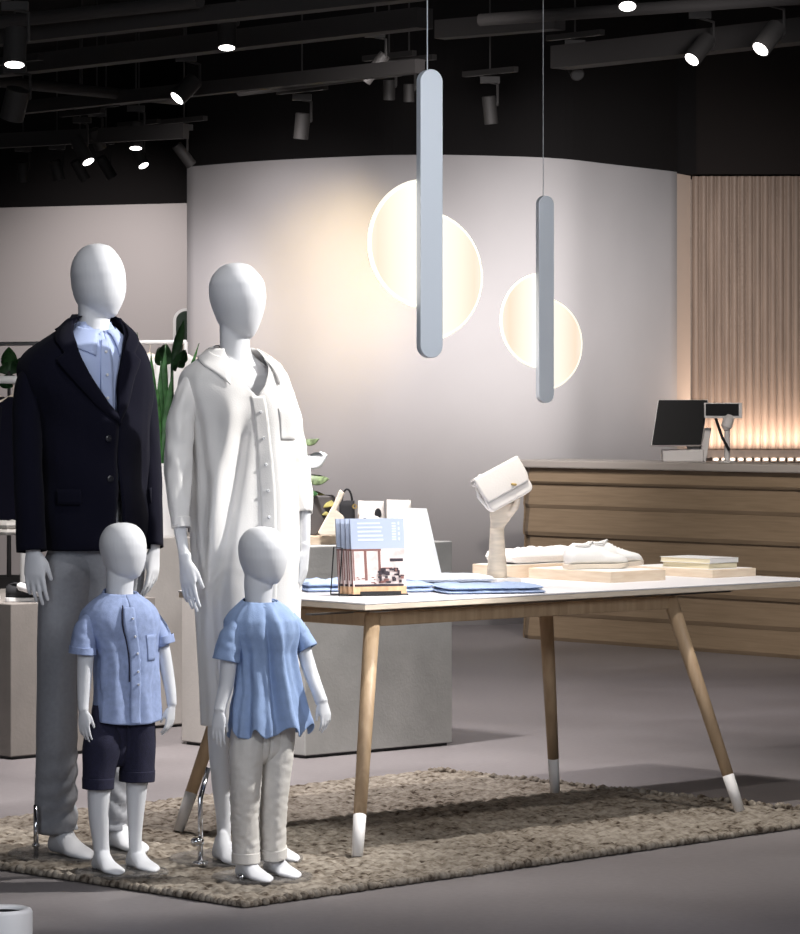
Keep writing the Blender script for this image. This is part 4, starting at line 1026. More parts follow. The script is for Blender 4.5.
# ------------------------------------------------------------------ GIRL
def girl():
    g = Fig('girl_mannequin', 'child mannequin in wavy-hemmed blue blouse and cream trousers', 265, 9.72, 30); rt = g.root
    b = MB()
    hd = g.rows([(526.6, 258, 266), (527.6, 252, 272), (531, 246, 278), (536, 241.5, 282.3), (542, 238.8, 285.6), (549, 238, 287.2), (556, 238.4, 287.4), (563, 240, 286.8), (570, 242.6, 285.2), (576, 245.5, 282.8), (581, 252, 280), (584, 262, 277)], ratio=1.2, n=2.05); hd.solid(b, 44, 38)
    nk = g.rows([(565, 245, 273), (585, 244, 273), (598, 245, 272), (606, 246, 272)], ratio=.95, n=2); nk.solid(b, 14, 28)
    to = g.rows([(604, 251, 270), (612, 246, 277), (630, 242, 283), (665, 246, 284), (720, 243, 288), (732, 252, 280), (740, 258, 272)], ratio=.52, inset=.003); to.solid(b, 24, 34)
    limb(b, g, dens([(233, 634, -.06, 6), (230, 655, -.065, 8.4), (228, 680, -.075, 7.6), (222, 703, -.09, 6), (221, 708, -.095, 5.8)]))
    limb(b, g, dens([(299, 634, .05, 5.5), (303, 650, .05, 7.6), (311, 675, .03, 7.2), (319, 694, -.01, 6.4), (322, 702, -.02, 6.4)]))
    hand(b, g.p(220.5, 708, -.095), Vector((-.04, -.10, -1)), Vector((.9, -.40, 0)), Vector((.35, .9, 0)), .104, .14, .7)
    hand(b, g.p(323, 700, -.02), Vector((.22, -.25, -1)), Vector((-.75, -.60, 0)), Vector((-.65, .75, 0)), .098, .42)
    limb(b, g, dens([(250, 745, -.03, 14), (247, 790, -.02, 10), (247, 840, 0, 8), (247, 868, .02, 7.8)]))
    limb(b, g, dens([(277, 745, .03, 14), (275, 790, .03, 10), (273, 840, .05, 7.6), (274, 862, .06, 7.4)]))
    foot(b, g.p(246, 850, .0), Vector((.55, -.84, 0)), .168, wd=.42, hgt=.48)
    foot(b, g.p(273, 850, .08), Vector((.55, -.84, 0)), .168, wd=.42, hgt=.48)
    b.build('body', 'skin', rt, remesh=.0026, sm_it=4)
    tr = MB()
    for pts, sd in (([(255, 706, -.01, 15, 13), (251, 724, -.02, 18, 17), (247.5, 745, -.03, 17, 19), (246, 780, -.03, 15, 18.5), (245.5, 820, -.01, 14, 17), (246, 848, 0, 13.4, 16.5), (246, 862, 0, 13.4, 16.5)], 2), ([(280, 706, .01, 13, 13), (279, 724, .02, 16, 17), (278, 745, .03, 16, 19), (275, 780, .03, 14.8, 18.5), (272.5, 820, .04, 13, 17), (272.5, 845, .05, 12.6, 16.5), (273, 859, .055, 12.6, 16.5)], 5)):
        pts = dens(pts, 12); N_ = len(pts)
        tr.tube([g.p(q[0], q[1], q[2]) for q in pts], [q[3] * g.k for q in pts], 56, side=Vector((1, 0, 0)), rb=[q[4] * g.k for q in pts], cap=False, round_end=False,
                disp=lambda a, i, sd=sd, N_=N_: .05 * fbm(math.cos(a) * 1.3 + sd, math.sin(a) * 1.3, i * .07) + .14 * (i / N_) * math.sin(i * 1.05 + 2 * math.cos(a + sd)) * fbm(i * .2, math.cos(a) * 2, sd))
    hs = g.rows([(704, 240, 288), (725, 236, 292), (746, 235, 290), (758, 243, 282), (764, 256, 268)], ratio=.55); hs.sheet(tr, hs.z[0], hs.z[-1], 0, 2 * math.pi, 16, 60)
    so = tr.build('trousers', 'cream', rt, smooth=True, solid=.003)
    for pts in ([(246, 852, 0, 14, 17.2), (246, 862.5, 0, 14, 17.2)], [(272.8, 849, .05, 13.2, 17), (273, 859.5, .055, 13.2, 17)]):
        sleeve(g, pts, 'cream', so, 'cuff', 0, 1, thick=.003)
    sr = [(598, 244, 274), (603, 239, 280), (608, 234, 287), (614, 229, 292), (622, 225.5, 297), (631, 226, 298.5), (642, 232, 297), (654, 237, 295), (670, 237.5, 297), (690, 236.5, 301), (710, 233.5, 306), (724, 232.5, 310), (733, 232, 311)]
    ss = g.rows(sr, ratio=.70, n=2.15)
    def dd(t, z):
        tt = t if t < math.pi else t - 2 * math.pi; q = min(1, max(0, (ss.z[-1] - z) / .38)); q0 = min(1, max(0, (ss.z[-1] - z) / .1))
        return .009 * q ** 1.3 * math.sin(8 * tt + 1.5 * fbm(tt, z * 3, 1)) + .006 * q * math.sin(15 * tt + 2 * fbm(tt, z * 4, 6)) + .003 * fbm(t * 2, z * 10, 2) + .014 * q0 * math.exp(-((tt - .04 - .10 * q) / (.07 + .10 * q)) ** 2) - .010 * q0 * math.exp(-((tt + .16 + .05 * q) / (.06 + .05 * q)) ** 2) 
    ss.disp = dd
    hem = lambda t: g.p(0, 731).z + .012 * math.sin(8 * t + 1.2) + .006 * math.sin(15 * t) + .006 * math.sin(t)
    m = MB(); ss.sheet(m, hem, lambda t: ss.z[-1] - .012 * (math.cos(t) * .5 + .5), -math.pi, math.pi, 90, 160); sh = m.build('blouse', 'girlblouse', rt, smooth=True, solid=.0025)
    m = MB()
    nkr = g.rows([(590, 243, 275), (600, 243, 275), (612, 242, 277)], ratio=1.0, n=2)
    def fn(u_, v_):
        t_ = 2 * math.pi * v_; zt = g.p(0, 598).z - .018 * (math.cos(t_) * .5 + .5); p = nkr(t_, g.p(0, 600).z, .001 + .008 * u_); p.z = zt - u_ * .008; return p
    m.grid(fn, 4, 50); m.build('neckband', 'girlblouse', sh, smooth=True, solid=.003)
    s1 = sleeve(g, [(239, 618, -.05, 4, 6), (235, 627, -.055, 8, 12), (231, 639, -.06, 11.5, 15), (227, 659, -.065, 13, 16)], 'girlblouse', sh, 'sleeve', .07, 3)
    s1 = sleeve(g, [(290, 616, .05, 4, 6), (294, 624, .05, 7, 11), (300, 636, .055, 9, 13.5), (307.5, 650, .05, 10, 14)], 'girlblouse', sh, 'sleeve', .07, 7)
    plate(g, 262, 9.75, .145, rt)
    mb = MB(); mb.tube([g.p(242, 885, -.02), g.p(242, 877, -.02)], [.005] * 2, 12); mb.lathe(Vector((g.p(242, 0).x, 9.69, RZ + .003)), [(.016, 0), (.013, .01), (.008, .014)], 20); mb.build('support_stud', 'chrome', rt, smooth=True)
girl()

# ================================================================== THINGS ON THE PLINTHS
# sneakers
zp = .598
s0 = at(32, 0, 13.18); s0.z = zp
fwl = Vector((-.82, -.55, 0)).normalized()
t = shoe(s0, Vector((.80, .0, 0)).normalized(), .20, 'black and white slip-on sneaker on the low plinth by the man', 'plinth sneakers', 'blackcloth', 'whitepaint', 'shoe', .95, 'sneaker')
mb = MB(); 
for i in range(1):
    mb.tube([s0 + Vector((-.045, -.035, .062)), s0 + Vector((.0, -.038, .05)), s0 + Vector((.05, -.036, .030)), s0 + Vector((.085, -.02, .028))], [.016, .018, .016, .01], 12)
mb.build('white_panel', 'whitepaint', t, smooth=True)
s0 = at(-24, 0, 13.25); s0.z = zp
shoe(s0, Vector((.9, -.3, 0)).normalized(), .20, 'plain white sneaker at the left edge of the low plinth', 'plinth sneakers', 'shoe', 'whitepaint', 'shoe', .8, 'sneaker')

# snake plant in white pot
pp = at(163, 0, 14.42); pp.z = .80
sp = thing('snake_plant', 'snake plant with tall blades in a white pot between the adult mannequins', 'plant', pp)
mb = MB(); hp_ = H - 63 * 14.42 / F - .80
mb.lathe(pp, [(.065, 0), (.068, .01), (.090, hp_), (.084, hp_), (.080, hp_ - .02)], 40); mb.build('pot', 'whitepaint', sp, smooth=False)
mb = MB(); mb.lathe(pp + Z * (hp_ - .025), [(.081, 0), (.08, .012), (.001, .016)], 30); mb.build('soil', 'soil', sp)
def blade(base_, tip, wd, m, parent, bend=.03, name='blade'):
    b = MB(); base_ = Vector(base_); tip = Vector(tip)
    ax = (tip - base_); sd = Vector((1, .3, 0)).normalized(); nn = ax.cross(sd).normalized()
    def fn(u_, v_):
        w_ = wd * (math.sin(math.pi * min(1, .25 + .75 * u_) ** 1.1) ** .6) * (1 - u_ ** 6) + .0005
        x = (v_ - .5) * 2
        return base_ + ax * u_ + sd * (x * w_) + nn * (bend * math.sin(u_ * math.pi) + .3 * w_ * x * x)
    b.grid(fn, 16, 6); b.build(name, m, parent, smooth=True, solid=.003)
for k, (bx_, tx_, ty_, dy_, w_, m_) in enumerate(((160, 151, 352, 0, .024, 'leaf'), (162, 166, 343, .03, .026, 'leafdark'), (165, 173, 371, -.03, .020, 'leafdark'), (157, 137, 332, .02, .014, 'leafdark'), (166, 199, 343, .02, .020, 'leaf'), (160, 158, 385, -.04, .022, 'leaf'), (168, 182, 405, -.04, .028, 'leafdark'), (156, 150, 380, -.03, .016, 'leafdark'), (163, 161, 360, -.02, .018, 'leafdark'))):
    blade(Vector((at(bx_, 0, 14.42).x, 14.42 + dy_, .80 + hp_ - .015)), at(tx_, ty_, 14.42 + dy_ * 2), w_, m_, sp)

# rubber plant in slate planter on the tall plinth
rp = P3 + U * .10 + V * .20; rp = at(312, 0, 13.36); rp.z = .816
# wooden board carrying it
tc_ = thing('wooden_tray', 'flat pale wooden board on the tall plinth under the planter', 'tray', Vector((rp.x, rp.y, .816)))
mb = MB(); mb.box(Vector((rp.x, rp.y, .833)), (.26, .20, .034), (U, V, Z)); mb.build('board', 'traywood', tc_, bevel=.002)
rp.z = .851
pt = thing('rubber_plant', 'leafy potted plant in slate planter on the tall plinth', 'plant', rp)
mb = MB(); k_ = 13.36 / F
mb.prism([(-.05, 0), (.02, 0), (.095, .13), (.085, .155), (-.08, .155), (-.10, .13)], (Vector((1, 0, 0)), Z, Vector((0, -1, 0))), .13, rp); mb.build('planter', 'potgrey', pt, bevel=.006)
mb = MB(); mb.tube([rp + Z * .15, rp + Vector((-.02, 0, .30)), rp + Vector((-.04, 0, .42))], [.008, .007, .005], 10); mb.build('stem', 'leafdark', pt)
def leaf(c0, tip, wd, m, parent, bend=.02):
    b = MB(); c0 = Vector(c0); tip = Vector(tip); ax = tip - c0; sd = ax.cross(Vector((.1, -1, .35))).normalized(); nn = ax.cross(sd).normalized()
    def fn(u_, v_):
        w_ = wd * math.sin(math.pi * (.03 + .95 * u_) ** .85) + .0004; x = (v_ - .5) * 2
        return c0 + ax * u_ + sd * (x * w_) + nn * (bend * math.sin(u_ * math.pi) + .25 * w_ * x * x)
    b.grid(fn, 16, 8); b.build('leaf', m, parent, smooth=True, solid=.002)
for a_, b_, w_, m_ in (((298, 441), (319, 439), .014, 'leafpale'), ((302, 476), (329, 479), .022, 'leafpale'), ((303, 490), (335, 505), .030, 'leafyellow'), ((300, 462), (327, 455), .034, 'paper'), ((296, 470), (280, 452), .03, 'leaf'), ((305, 500), (330, 515), .016, 'leafyellow'), ((296, 486), (318, 494), .018, 'leafdark')):
    leaf(at(a_[0], a_[1], 13.34), at(b_[0], b_[1], 13.26), w_, m_, pt)
# white angular bookend shape beside planter
qb = at(334, 0, 13.33); qb.z = .851
mb = MB(); x_, y_ = 13.33 / F, 13.33 / F
poly = [(321, 539), (344, 539), (346, 534), (344, 520), (337, 514), (345, 497), (340, 493), (333, 509), (318, 536)]
c0 = at(334, 539.5, 13.27)
tag(MB().prism([((a - 334) * 13.27 / F, (539.5 - b) * 13.27 / F) for a, b in poly], (Vector((1, 0, 0)), Z, Vector((0, -1, 0))), .05, Vector((c0.x, 13.24, .851))).build('shelf_sculpture', 'palewood', loc=Vector((c0.x, 13.24, .851)), bevel=.005), 'angular pale wooden stand beside the slate planter', 'stand')

# handbags on the tall plinth
def handbag(c, w_, h_, d_, m, label, patches=0, trim='blackcloth'):
    t = thing('handbag', label, 'bag', c)
    b = MB(); RR = []
    for i in range(9):
        q = i / 8; ww = w_ / 2 * (1 - .12 * q); dd_ = d_ / 2 * (1 - .75 * q ** 1.5); ring = []
        for k in range(28):
            a = 2 * math.pi * k / 28
            ring.append(c + Vector((1, 0, 0)) * (ww * abs(math.cos(a)) ** .5 * (1 if math.cos(a) > 0 else -1)) + Vector((0, 1, 0)) * (dd_ * abs(math.sin(a)) ** .8 * (1 if math.sin(a) > 0 else -1)) + Z * (h_ * q + .004 * fbm(a, q * 3, w_ * 50)))
        RR.append(ring)
    b.rings(RR); b.build('bag_body', m, t, smooth=True)
    b = MB(); pts = [c + Vector((w_ * .30 * math.cos(a), 0, h_ * .95 + .055 * math.sin(a))) for a in [math.pi * k / 12 for k in range(13)]]
    if not patches: b.tube(pts, [.004] * 13, 8); b.build('handle', trim, t, smooth=True)
    for k in range(patches):
        b = MB(); px_ = random.uniform(-.3, .3) * w_ if k else w_ * .40; pz_ = h_ * (.25 + .6 * ((k * .37) % 1)); b.lathe(c + Vector((px_, -d_ / 2 * (1 - .75 * (pz_ / h_) ** 1.5) * .86, pz_)), [(.001, -.004), (.015, -.004), (.013, .004), (.001, .005)], 10, (Vector((1, 0, 0)), Z * 1.6, Vector((0, -1, 0)))); b.build('black_patch', 'blackcloth', t)
    return t
zb_ = .816
hbk = 13.42
c = at(347, 0, hbk); c.z = zb_
t = handbag(c, .068, .165, .06, 'blackcloth', 'black handbag with a brass ring beside the angular wooden stand')
mb = MB(); mb.tube([c + Vector((.03 + .008 * math.cos(a), -.030, .145 + .008 * math.sin(a))) for a in [k * .7 for k in range(10)]], [.003] * 10, 6); mb.build('ring', 'gold', t)
c = at(371, 0, hbk); c.z = zb_
handbag(c, .115, .165, .08, 'leather', 'white handbag with black patches nearer the black handbag', 4)
c = at(399, 0, hbk + .02); c.z = zb_
handbag(c, .11, .168, .08, 'leather', 'white handbag with black patches standing furthest right', 3)

# clothes racks in the background
def hanger_garment(c, w_, h_, m, label, group, wood_=True, dx=Vector((1, .2, 0)), cat='garment', hook=.05):
    dx = dx.normalized(); nn = Z.cross(dx)
    t = thing('hanging_jacket' if m == 'navy' else 'hanging_shirt', label, cat, c, group)
    b = MB(); b.tube([c, c - Z * .012 + dx * .004, c - Z * hook], [.002] * 3, 8)
    b.tube([c - Z * (hook + .05) - dx * w_ * .42, c - Z * (hook + .01), c - Z * (hook + .05) + dx * w_ * .42], [.009, .011, .009], 10); b.build('hanger', 'palewood', t, smooth=True)
    b = MB(); RR = []
    for i in range(21):
        q = i / 20; z_ = -(hook + .012) - h_ * q
        ww = w_ * (.12 + .40 * min(1, q / .10) ** .7) * (1 + .06 * q); dd_ = .035 + .025 * min(1, q * 2)
        RR.append([c + Z * z_ + dx * (ww * math.cos(a)) + nn * ((dd_ + .012 * q * math.sin(5 * a + w_ * 40)) * math.sin(a)) for a in [2 * math.pi * k / 36 for k in range(36)]])
    b.rings(RR); b.build('cloth', m, t, smooth=True)
    for sg in (-1, 1):
        b = MB(); b.tube([c + dx * sg * w_ * .46 - Z * (hook + .06), c + dx * sg * w_ * .56 - Z * (hook + .3), c + dx * sg * w_ * .56 - Z * (hook + min(.55, h_ * .75))], [.04, .045, .035], 14, round_end=True); b.build('sleeve', m, t, smooth=True)
def rack(name, a, b_, z, label, foot_z=0.0, r_=.012):
    mid = (Vector(a) + Vector(b_)) / 2; t = thing(name, label, 'clothes rack', Vector((mid.x, mid.y, 0)))
    a = Vector((a[0], a[1], z)); b_ = Vector((b_[0], b_[1], z))
    m_ = MB(); m_.tube([a, b_], [r_] * 2, 12, round_end=False); m_.build('rail', 'whitepaint', t, smooth=True)
    for p in (a, b_):
        m_ = MB(); m_.tube([Vector((p.x, p.y, 0)), p], [r_] * 2, 12, round_end=False); m_.box(Vector((p.x, p.y, .01)), (.05, .5, .02)); m_.build('post', 'whitepaint', t)
# long rail in front of the far wall
pa = at(-40, 0, 20.5); pb_ = at(186, 0, 19.6)
zr = H + 57 * 20 / F
rack('clothes_rack', (pa.x, pa.y), (pb_.x, pb_.y), zr, 'long white garment rail in front of the far left wall')
for k, (px, lab) in enumerate(((151, 'white shirt on a wooden hanger beside the suited mannequin, left one'), (167, 'white shirt on a wooden hanger between the adult mannequins, middle one'), (183, 'white shirt hanging nearest the white display wall'))):
    q = (px + 40) / 226; p = pa.lerp(pb_, q); p.z = zr - .008
    hanger_garment(p, .30, .70, 'whitecloth', lab, 'white shirts on the far rail', dx=Vector((.8, .6, 0)), cat='shirt')
# near left rail with navy jackets
pa = at(-60, 0, 15.6); pb_ = at(24, 0, 15.2); zr = H + 20 * 15.4 / F
rack('clothes_rack', (pa.x, pa.y), (pb_.x, pb_.y), zr, 'white garment rail at the left edge holding navy jackets', r_=.018)
for px, lab in ((-2, 'navy jacket hanging at the very left edge of the rail'), (13, 'navy jacket on a wooden hanger next to the suited mannequin')):
    q = (px + 60) / 84; p = pa.lerp(pb_, q); p.z = zr - .014
    hanger_garment(p, .22, .60, 'navy', lab, 'navy jackets on the left rail', dx=Vector((.75, .6, 0)), cat='jacket')
# arched mirror on the far wall and foliage in front
am = at(183, 0, 24.9); kk = 24.9 / F
t = thing('arched_mirror', 'arched mirror on the far wall beside the white wall edge', 'mirror', at(186, 345, 24.9))
cA_ = at(186, 0, 24.9)
def arch(r_, zb2, zt2): return [(-r_, zb2), (r_, zb2)] + [(r_ * math.cos(a), zt2 - r_ + r_ * math.sin(a)) for a in [math.pi * k / 16 for k in range(17)]]
X_ = Vector((1, 0, 0)); Yn = Vector((0, -1, 0))
mb = MB(); mb.prism(arch(13 * kk, H + 35 * kk, H + 92 * kk), (X_, Z, Yn), .03, Vector((cA_.x, 24.92, 0))); mb.build('frame', 'whitepaint', t)
mb = MB(); mb.prism(arch(10 * kk, H + 38 * kk, H + 89 * kk), (X_, Z, Yn), .006, Vector((cA_.x, 24.90, 0))); mb.build('glass', 'mirror', t)
fpot = at(172, 0, 18.6); fpot.z = 0
t = thing('tall_houseplant', 'tall houseplant with broad dark leaves behind the snake plant', 'plant', fpot)
mb = MB(); mb.lathe(fpot, [(.12, 0), (.15, .35), (.14, .35), (.13, .32)], 30); mb.build('pot', 'potgrey', t)
mb = MB(); mb.tube([fpot + Z * .3, fpot + Z * 1.2, at(172, 362, 18.6)], [.014, .012, .008], 10); mb.build('stem', 'leafdark', t)
for tx_, ty_, w_ in ((157, 350, .05), (163, 345, .04), (186, 351, .035), (178, 360, .04), (184, 356, .04), (184, 320, .025)):
    leaf(at(172, 362, 18.6), at(tx_, ty_, 18.5), w_, 'leaf' if w_ > .045 else 'leafdark', t, .03)
fpot = at(9, 0, 17.0)
t = thing('shelf_plant', 'small green plant above the navy jackets at left edge', 'plant', Vector((fpot.x, 17.0, 0)))
mb = MB(); mb.lathe(Vector((fpot.x, 17.0, 0)), [(.10, 0), (.13, .5), (.12, .5), (.11, .46)], 30); mb.tube([Vector((fpot.x, 17, .45)), at(9, 372, 17)], [.012, .008], 8); mb.build('pot', 'potgrey', t)
for tx_, ty_, w_ in ((9, 347, .04), (4, 364, .035), (16, 362, .03), (20, 358, .02), (3, 388, .04), (14, 384, .04), (8, 352, .03)):
    leaf(at(9, 374, 17.0), at(tx_, ty_, 16.95), w_, 'leaf' if ty_ < 355 else 'leafdark', t, .02)
# grey blocks / folded things by the left edge
c = at(6, 0, 14.62); c.z = .80
soft_pad('folded_sweater', 'cream', c, .13, .2, .06, 'cream folded sweater on the narrow block at the left edge', 'sweater', 4, .006)

# white bin in the lower left corner
cb_ = Vector(((-400 + 3) * 7.0 / F, 7.0, 0)); r_ = 29.5 * 7.0 / F; hh = H - 508 * 7.0 / F
t = thing('white_stand', 'white hollow post cut off by the lower left corner', 'post', cb_)
mb = MB(); mb.lathe(cb_, [(r_, 0), (r_, hh - .008), (r_ - .003, hh - .002), (r_ - .008, hh), (r_ - .018, hh - .0015), (r_ - .021, hh - .006), (r_ - .021, hh - .2), (.001, hh - .2)], 64); mb.build('shell', 'whitepaint', t, smooth=True)
mb = MB(); mb.lathe(cb_ + Z * (hh - .19), [(r_ - .0215, 0), (r_ - .0215, .182), (r_ - .0225, .182), (r_ - .0225, .003), (.001, .002)], 48); mb.build('hole_shade', 'blackmetal', t)  # black lining added to paint the shade inside the hole

# ================================================================== PENDANTS
def pendant(px, ytop, ybot, D, xc, label, rings_):
    k = D / F; c = at(xc, (ytop + ybot) / 2, D)
    t = thing('pendant_lamp', label, 'lamp', Vector((c.x, D, c.z + (ybot - ytop) / 2 * k)), 'half-disc pendant lamps')
    yaw = R(-14); X_ = Vector((math.cos(yaw), -math.sin(yaw) * -1, 0)); X_ = Vector((math.cos(R(27)), math.sin(R(27)), 0)); Yn = Z.cross(X_)
    w2 = .0330; h2 = (ybot - ytop) / 2 * k
    def stad(w_, h_): return [(w_ * math.cos(a), h_ - w_ + w_ * math.sin(a)) for a in [math.pi * q / 20 for q in range(21)]] + [(w_ * math.cos(a), -h_ + w_ + w_ * math.sin(a)) for a in [math.pi + math.pi * q / 20 for q in range(21)]]
    mb = MB(); mb.prism(stad(w2, h2), (X_, Z, Yn), .026, c - Yn * .013); mb.build('bar', 'pendant', t, bevel=.002)
    zt_ = 4.0
    mb = MB(); mb.tube([c + Z * h2, Vector((c.x, c.y, zt_))], [.0016] * 2, 8, round_end=False); mb.build('cable', 'wire', t)
    mb = MB(); mb.lathe(Vector((c.x, c.y, zt_ - .03)), [(.05, .03), (.05, 0), (.004, -.004)], 24); mb.build('ceiling_rose', 'whitepaint', t)
    for sg, yc, r_ in rings_:
        cc_ = Vector((c.x, c.y, at(0, yc, D).z)) + Yn * .012; rr = r_ * k
        pts = [(sg * rr * math.sin(a), rr * math.cos(a)) for a in [math.pi * q / 40 for q in range(41)]]
        if sg < 0: pts = pts[::-1]
        m = MB()
        m.v = []
        o_ = MB(); o_.prism(pts, (X_, Z, Yn), .014, Vector((0, 0, 0)))
        me_ob = MB(); me_ob.v = [Vector((v.dot(X_), v.dot(Yn), v.z)) for v in o_.v]; me_ob.f = o_.f; me_ob.m = o_.m
        ob = me_ob.build('half_disc', 'opal', None); ob.parent = t; ob.location = cc_ - t.location; ob.rotation_euler = (0, 0, math.atan2(X_.y, X_.x))
        rb_ = MB(); rb_.tube([Vector((x_, 0, z_)) for x_, z_ in pts], [.0075] * len(pts), 8)
        rm = rb_.build('rim', 'opalrim', None); rm.parent = ob; rm.location = (0, 0, 0)
        for p_ in rm.data.polygons: p_.use_smooth = True
    return t
pendant(427, 70, 358, 9.0, 427.3, 'larger-looking grey pendant lamp with two glowing half discs above the table, left one', [(-1, 243.5, 62), (1, 276, 62.5)])
pendant(543, 196, 403, 13.0, 543.2, 'grey pendant lamp with two glowing half discs, farther and lower one on the right', [(-1, 320.5, 46), (1, 344, 45)])

# ================================================================== CEILING: beams, tracks, spots
def bar3(name, a, b_, r_, m, label, cat, group, box=None):
    a = Vector(a); b_ = Vector(b_); mb = MB(); x = (b_ - a).normalized(); y = Z.cross(x).normalized()
    if box: mb.box((a + b_) / 2, ((b_ - a).length, box[0], box[1]), (x, y, x.cross(y)))
    else: mb.tube([a, b_], [r_] * 2, 16, round_end=False)
    return tag(mb.build(name, m, loc=(a + b_) / 2), label, cat, group)
g_ = 'pipes and ducts under the black ceiling'
def line(pxa, pya, pxb, pyb, D, z=None):
    # a horizontal bar at one height, recovered from the two picture points
    za = H + (400 - pya) * D / F; Db = (za - H) * F / (400 - pyb)
    return Vector(((pxa - 400) * D / F, D, za)), Vector(((pxb - 400) * Db / F, Db, za))
for i, (q, D, r_, box, lab) in enumerate((
    ((-20, 40, 420, -9), 15.5, .03, (.09, .07), 'square dark duct crossing the upper left corner of the ceiling'),
    ((-20, 24, 200, 1), 15.2, .03, None, 'round dark pipe in the topmost left corner'),
    ((-20, 70, 425, 18), 17.5, .04, (.10, .09), 'wide dark duct behind the leftmost lit spotlight'),
    ((-20, 80, 180, 100), 18.0, .03, None, 'round dark pipe sloping the other way at left'),
    ((20, 108, 420, 66), 19.5, .03, (.07, .07), 'dark duct running behind the tilted lit spotlight'),
    ((240, 92, 400, 72), 19.5, .025, None, 'thin dark pipe left of the larger pendant'),
    ((-20, 142, 186, 131), 21.5, .03, (.06, .09), 'lowest dark duct above the cluster of small spotlights'),
    ((560, 58, 830, 28), 18.2, .04, (.14, .12), 'broad dark duct above the counter'),
    ((480, 20, 830, -4), 16.5, .03, None, 'dark pipe at the top right of the ceiling'),
    ((440, 30, 560, 20), 18.5, .03, (.10, .10), 'short dark duct between the two pendants'))):
    a, b_ = line(*q, D); bar3('ceiling_duct' if box else 'ceiling_pipe', a, b_, r_, 'pipe', lab, 'duct' if box else 'pipe', g_, box)

X1 = Vector((1, 0, 0))
lens_on = lens_off = None
proto = {}
def spotlight(px, py, D, dia, ln, dirv, on, label, track=True):
    # centre of the housing at px,py
    k = D / F; c = at(px, py, D); r_ = dia / 2 * k; L_ = ln * k
    t = thing('track_spotlight', label, 'spotlight', c + Z * (L_ / 2 + .10), 'ceiling track spotlights')
    if 'h' not in proto:
        # unit housing, axis -Z, radius 1 (r), length 1; instanced by scale
        h = MB(); h.lathe((0, 0, 0), [(.94, -.5), (1, -.497), (1, .48), (.85, .5)], 32); h.build('housing', 'fixture'); proto['h'] = bpy.data.objects['housing'].data
        bpy.data.objects.remove(bpy.data.objects['housing'])
        for nm, mm in (('on', 'lens_on'), ('off', 'lens_off')):
            h = MB(); h.lathe((0, 0, -.505), [(.84, 0), (.84, .004), (.001, .006)], 32); o_ = h.build('lens' + nm, mm); proto[nm] = o_.data; bpy.data.objects.remove(o_)
    rot = Vector(dirv).normalized().to_track_quat('-Z', 'Y').to_euler()
    def inst(name, me, par, loc_, rot_, sc_):
        o_ = bpy.data.objects.new(name, me); COL.objects.link(o_); o_.parent = par; o_.location = loc_; o_.rotation_euler = rot_; o_.scale = sc_; return o_
    h = inst('housing', proto['h'], t, c - t.location, rot, (r_, r_, L_))
    inst('lens', proto['on' if on else 'off'], h, (0, 0, 0), (0, 0, 0), (1, 1, 1))
    d_ = Vector(dirv).normalized(); back = c - d_ * L_ * .2
    mb = MB(); arm = Vector((r_ * 1.15, 0, 0))
    mb.tube([back + arm, back + arm + Z * (L_ * .4 + .05), c + Z * (L_ / 2 + .075)], [.008] * 3, 8); mb.tube([back, back + arm], [.01] * 2, 8); mb.build('bracket', 'fixture', t)
    mb = MB(); mb.box(c + Z * (L_ / 2 + .09), (.11, .04, .035)); mb.build('track_adapter', 'fixture', t)
    # the piece of track it hangs from
    return t
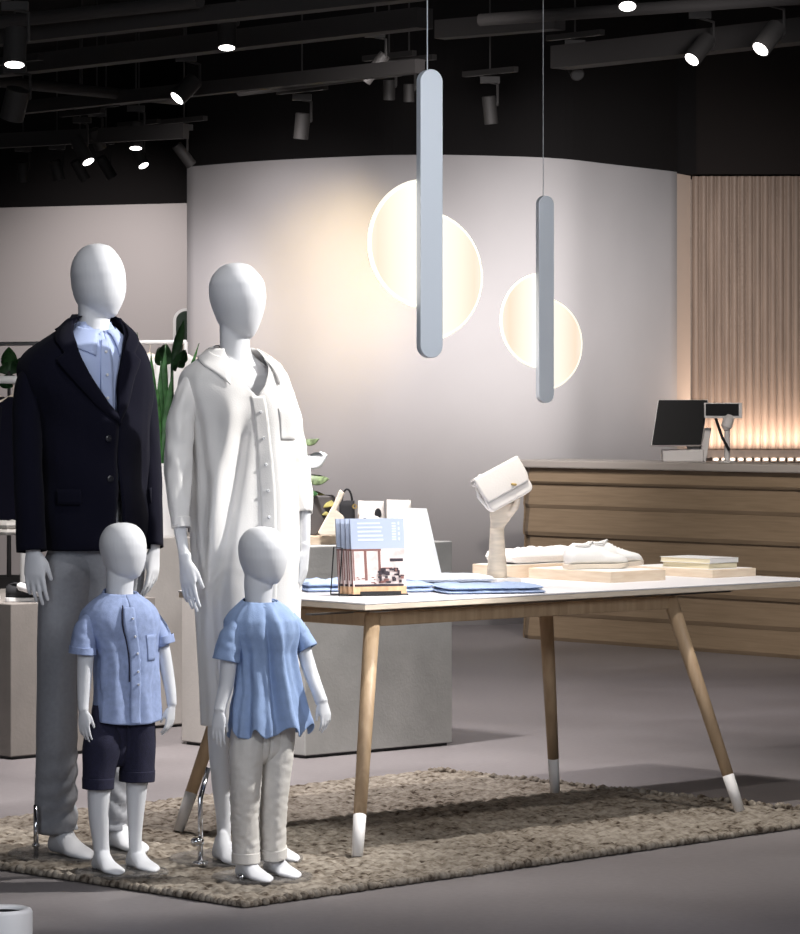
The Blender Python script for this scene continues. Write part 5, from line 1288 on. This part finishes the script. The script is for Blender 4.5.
specs = [
 (15, 47, 14.0, 23, 38, (0, -.28, -1), 1, 'lit cylindrical spotlight nearest the upper left corner'),
 (227, 31, 15.5, 19, 36, (0, -.28, -1), 1, 'lit cylindrical spotlight pointing straight down above the white wall edge'),
 (186, 89, 18.0, 18, 28, (-.62, -.35, -.70), 1, 'lit spotlight tilted left, seen nearly edge-on'),
 (15, 104, 16.5, 24, 32, (-.25, .3, -.9), 0, 'unlit wide spotlight under the leftmost lit one'),
 (82, 150, 20.5, 14, 30, (.45, -.35, -.8), 1, 'lit spotlight left in the cluster, aimed right'),
 (136, 136, 21.0, 14, 26, (0, -.28, -1), 1, 'lit spotlight in the cluster pointing straight down'),
 (139, 156, 22.0, 12, 24, (.40, -.35, -.8), 1, 'lit spotlight lowest in the cluster beside the white wall'),
 (97, 139, 21.0, 12, 22, (.3, .4, -.8), 0, 'unlit spotlight between the two lit ones of the cluster'),
 (23, 172, 23.0, 12, 20, (.05, .2, -1), 0, 'unlit small spotlight lowest at the far left'),
 (57, 170, 23.0, 12, 20, (.25, .2, -1), 0, 'unlit small spotlight second from left in the low row'),
 (80, 170, 23.0, 11, 22, (.45, .3, -.85), 0, 'unlit small spotlight just under the aimed lit one'),
 (106, 167, 23.0, 11, 24, (.5, .3, -.85), 0, 'unlit small spotlight right in the low row'),
 (184, 155, 21.0, 11, 26, (.6, .2, -.8), 0, 'unlit spotlight half behind the white wall corner'),
 (302, 126, 19.5, 15, 26, (-.1, .1, -1), 0, 'unlit spotlight alone above the white wall left of pendant'),
 (375, 68, 18.0, 12, 34, (-.6, .1, -.8), 0, 'unlit slim spotlight tilted left beside the larger pendant'),
 (389, 90, 19.0, 12, 20, (0, .1, -1), 0, 'unlit spotlight close left of the larger pendant bar'),
 (409, 93, 19.0, 11, 18, (0, .1, -1), 0, 'unlit spotlight touching the larger pendant bar in view'),
 (490, 110, 19.0, 14, 28, (.1, .1, -1), 0, 'unlit spotlight between the two pendants'),
 (575, 70, 18.5, 14, 20, (.2, -.75, -.5), 0, 'unlit spotlight facing the viewer above the smaller pendant'),
 (627, -6, 14.5, 20, 30, (0, -.55, -1), 1, 'lit spotlight cut by the top edge right of centre'),
 (700, 49, 17.0, 18, 32, (-.55, -.45, -.7), 1, 'lit spotlight tilted left over the till'),
 (769, 38, 16.0, 20, 34, (-.55, -.45, -.7), 1, 'lit spotlight tilted left nearest the right edge'),
]
tr_i = 0
for spc in specs:
    t = spotlight(*spc)
    z_ = t.location.z + .02; k = spc[2] / F
    drop = thing('track_segment', 'track section holding the ' + spc[7].replace('lit cylindrical', 'lit round'), 'track', Vector((t.location.x, t.location.y, z_ + .015)), 'black lighting track sections')
    mb = MB(); mb.box(drop.location, (.42, .035, .03), (V if tr_i % 2 else V, U, Z)); mb.build('rail', 'fixture', drop)
    mb = MB(); mb.tube([drop.location + Z * .01, Vector((drop.location.x, drop.location.y, 4.0))], [.005] * 2, 8, round_end=False); mb.build('drop_rod', 'fixture', drop)
    tr_i += 1
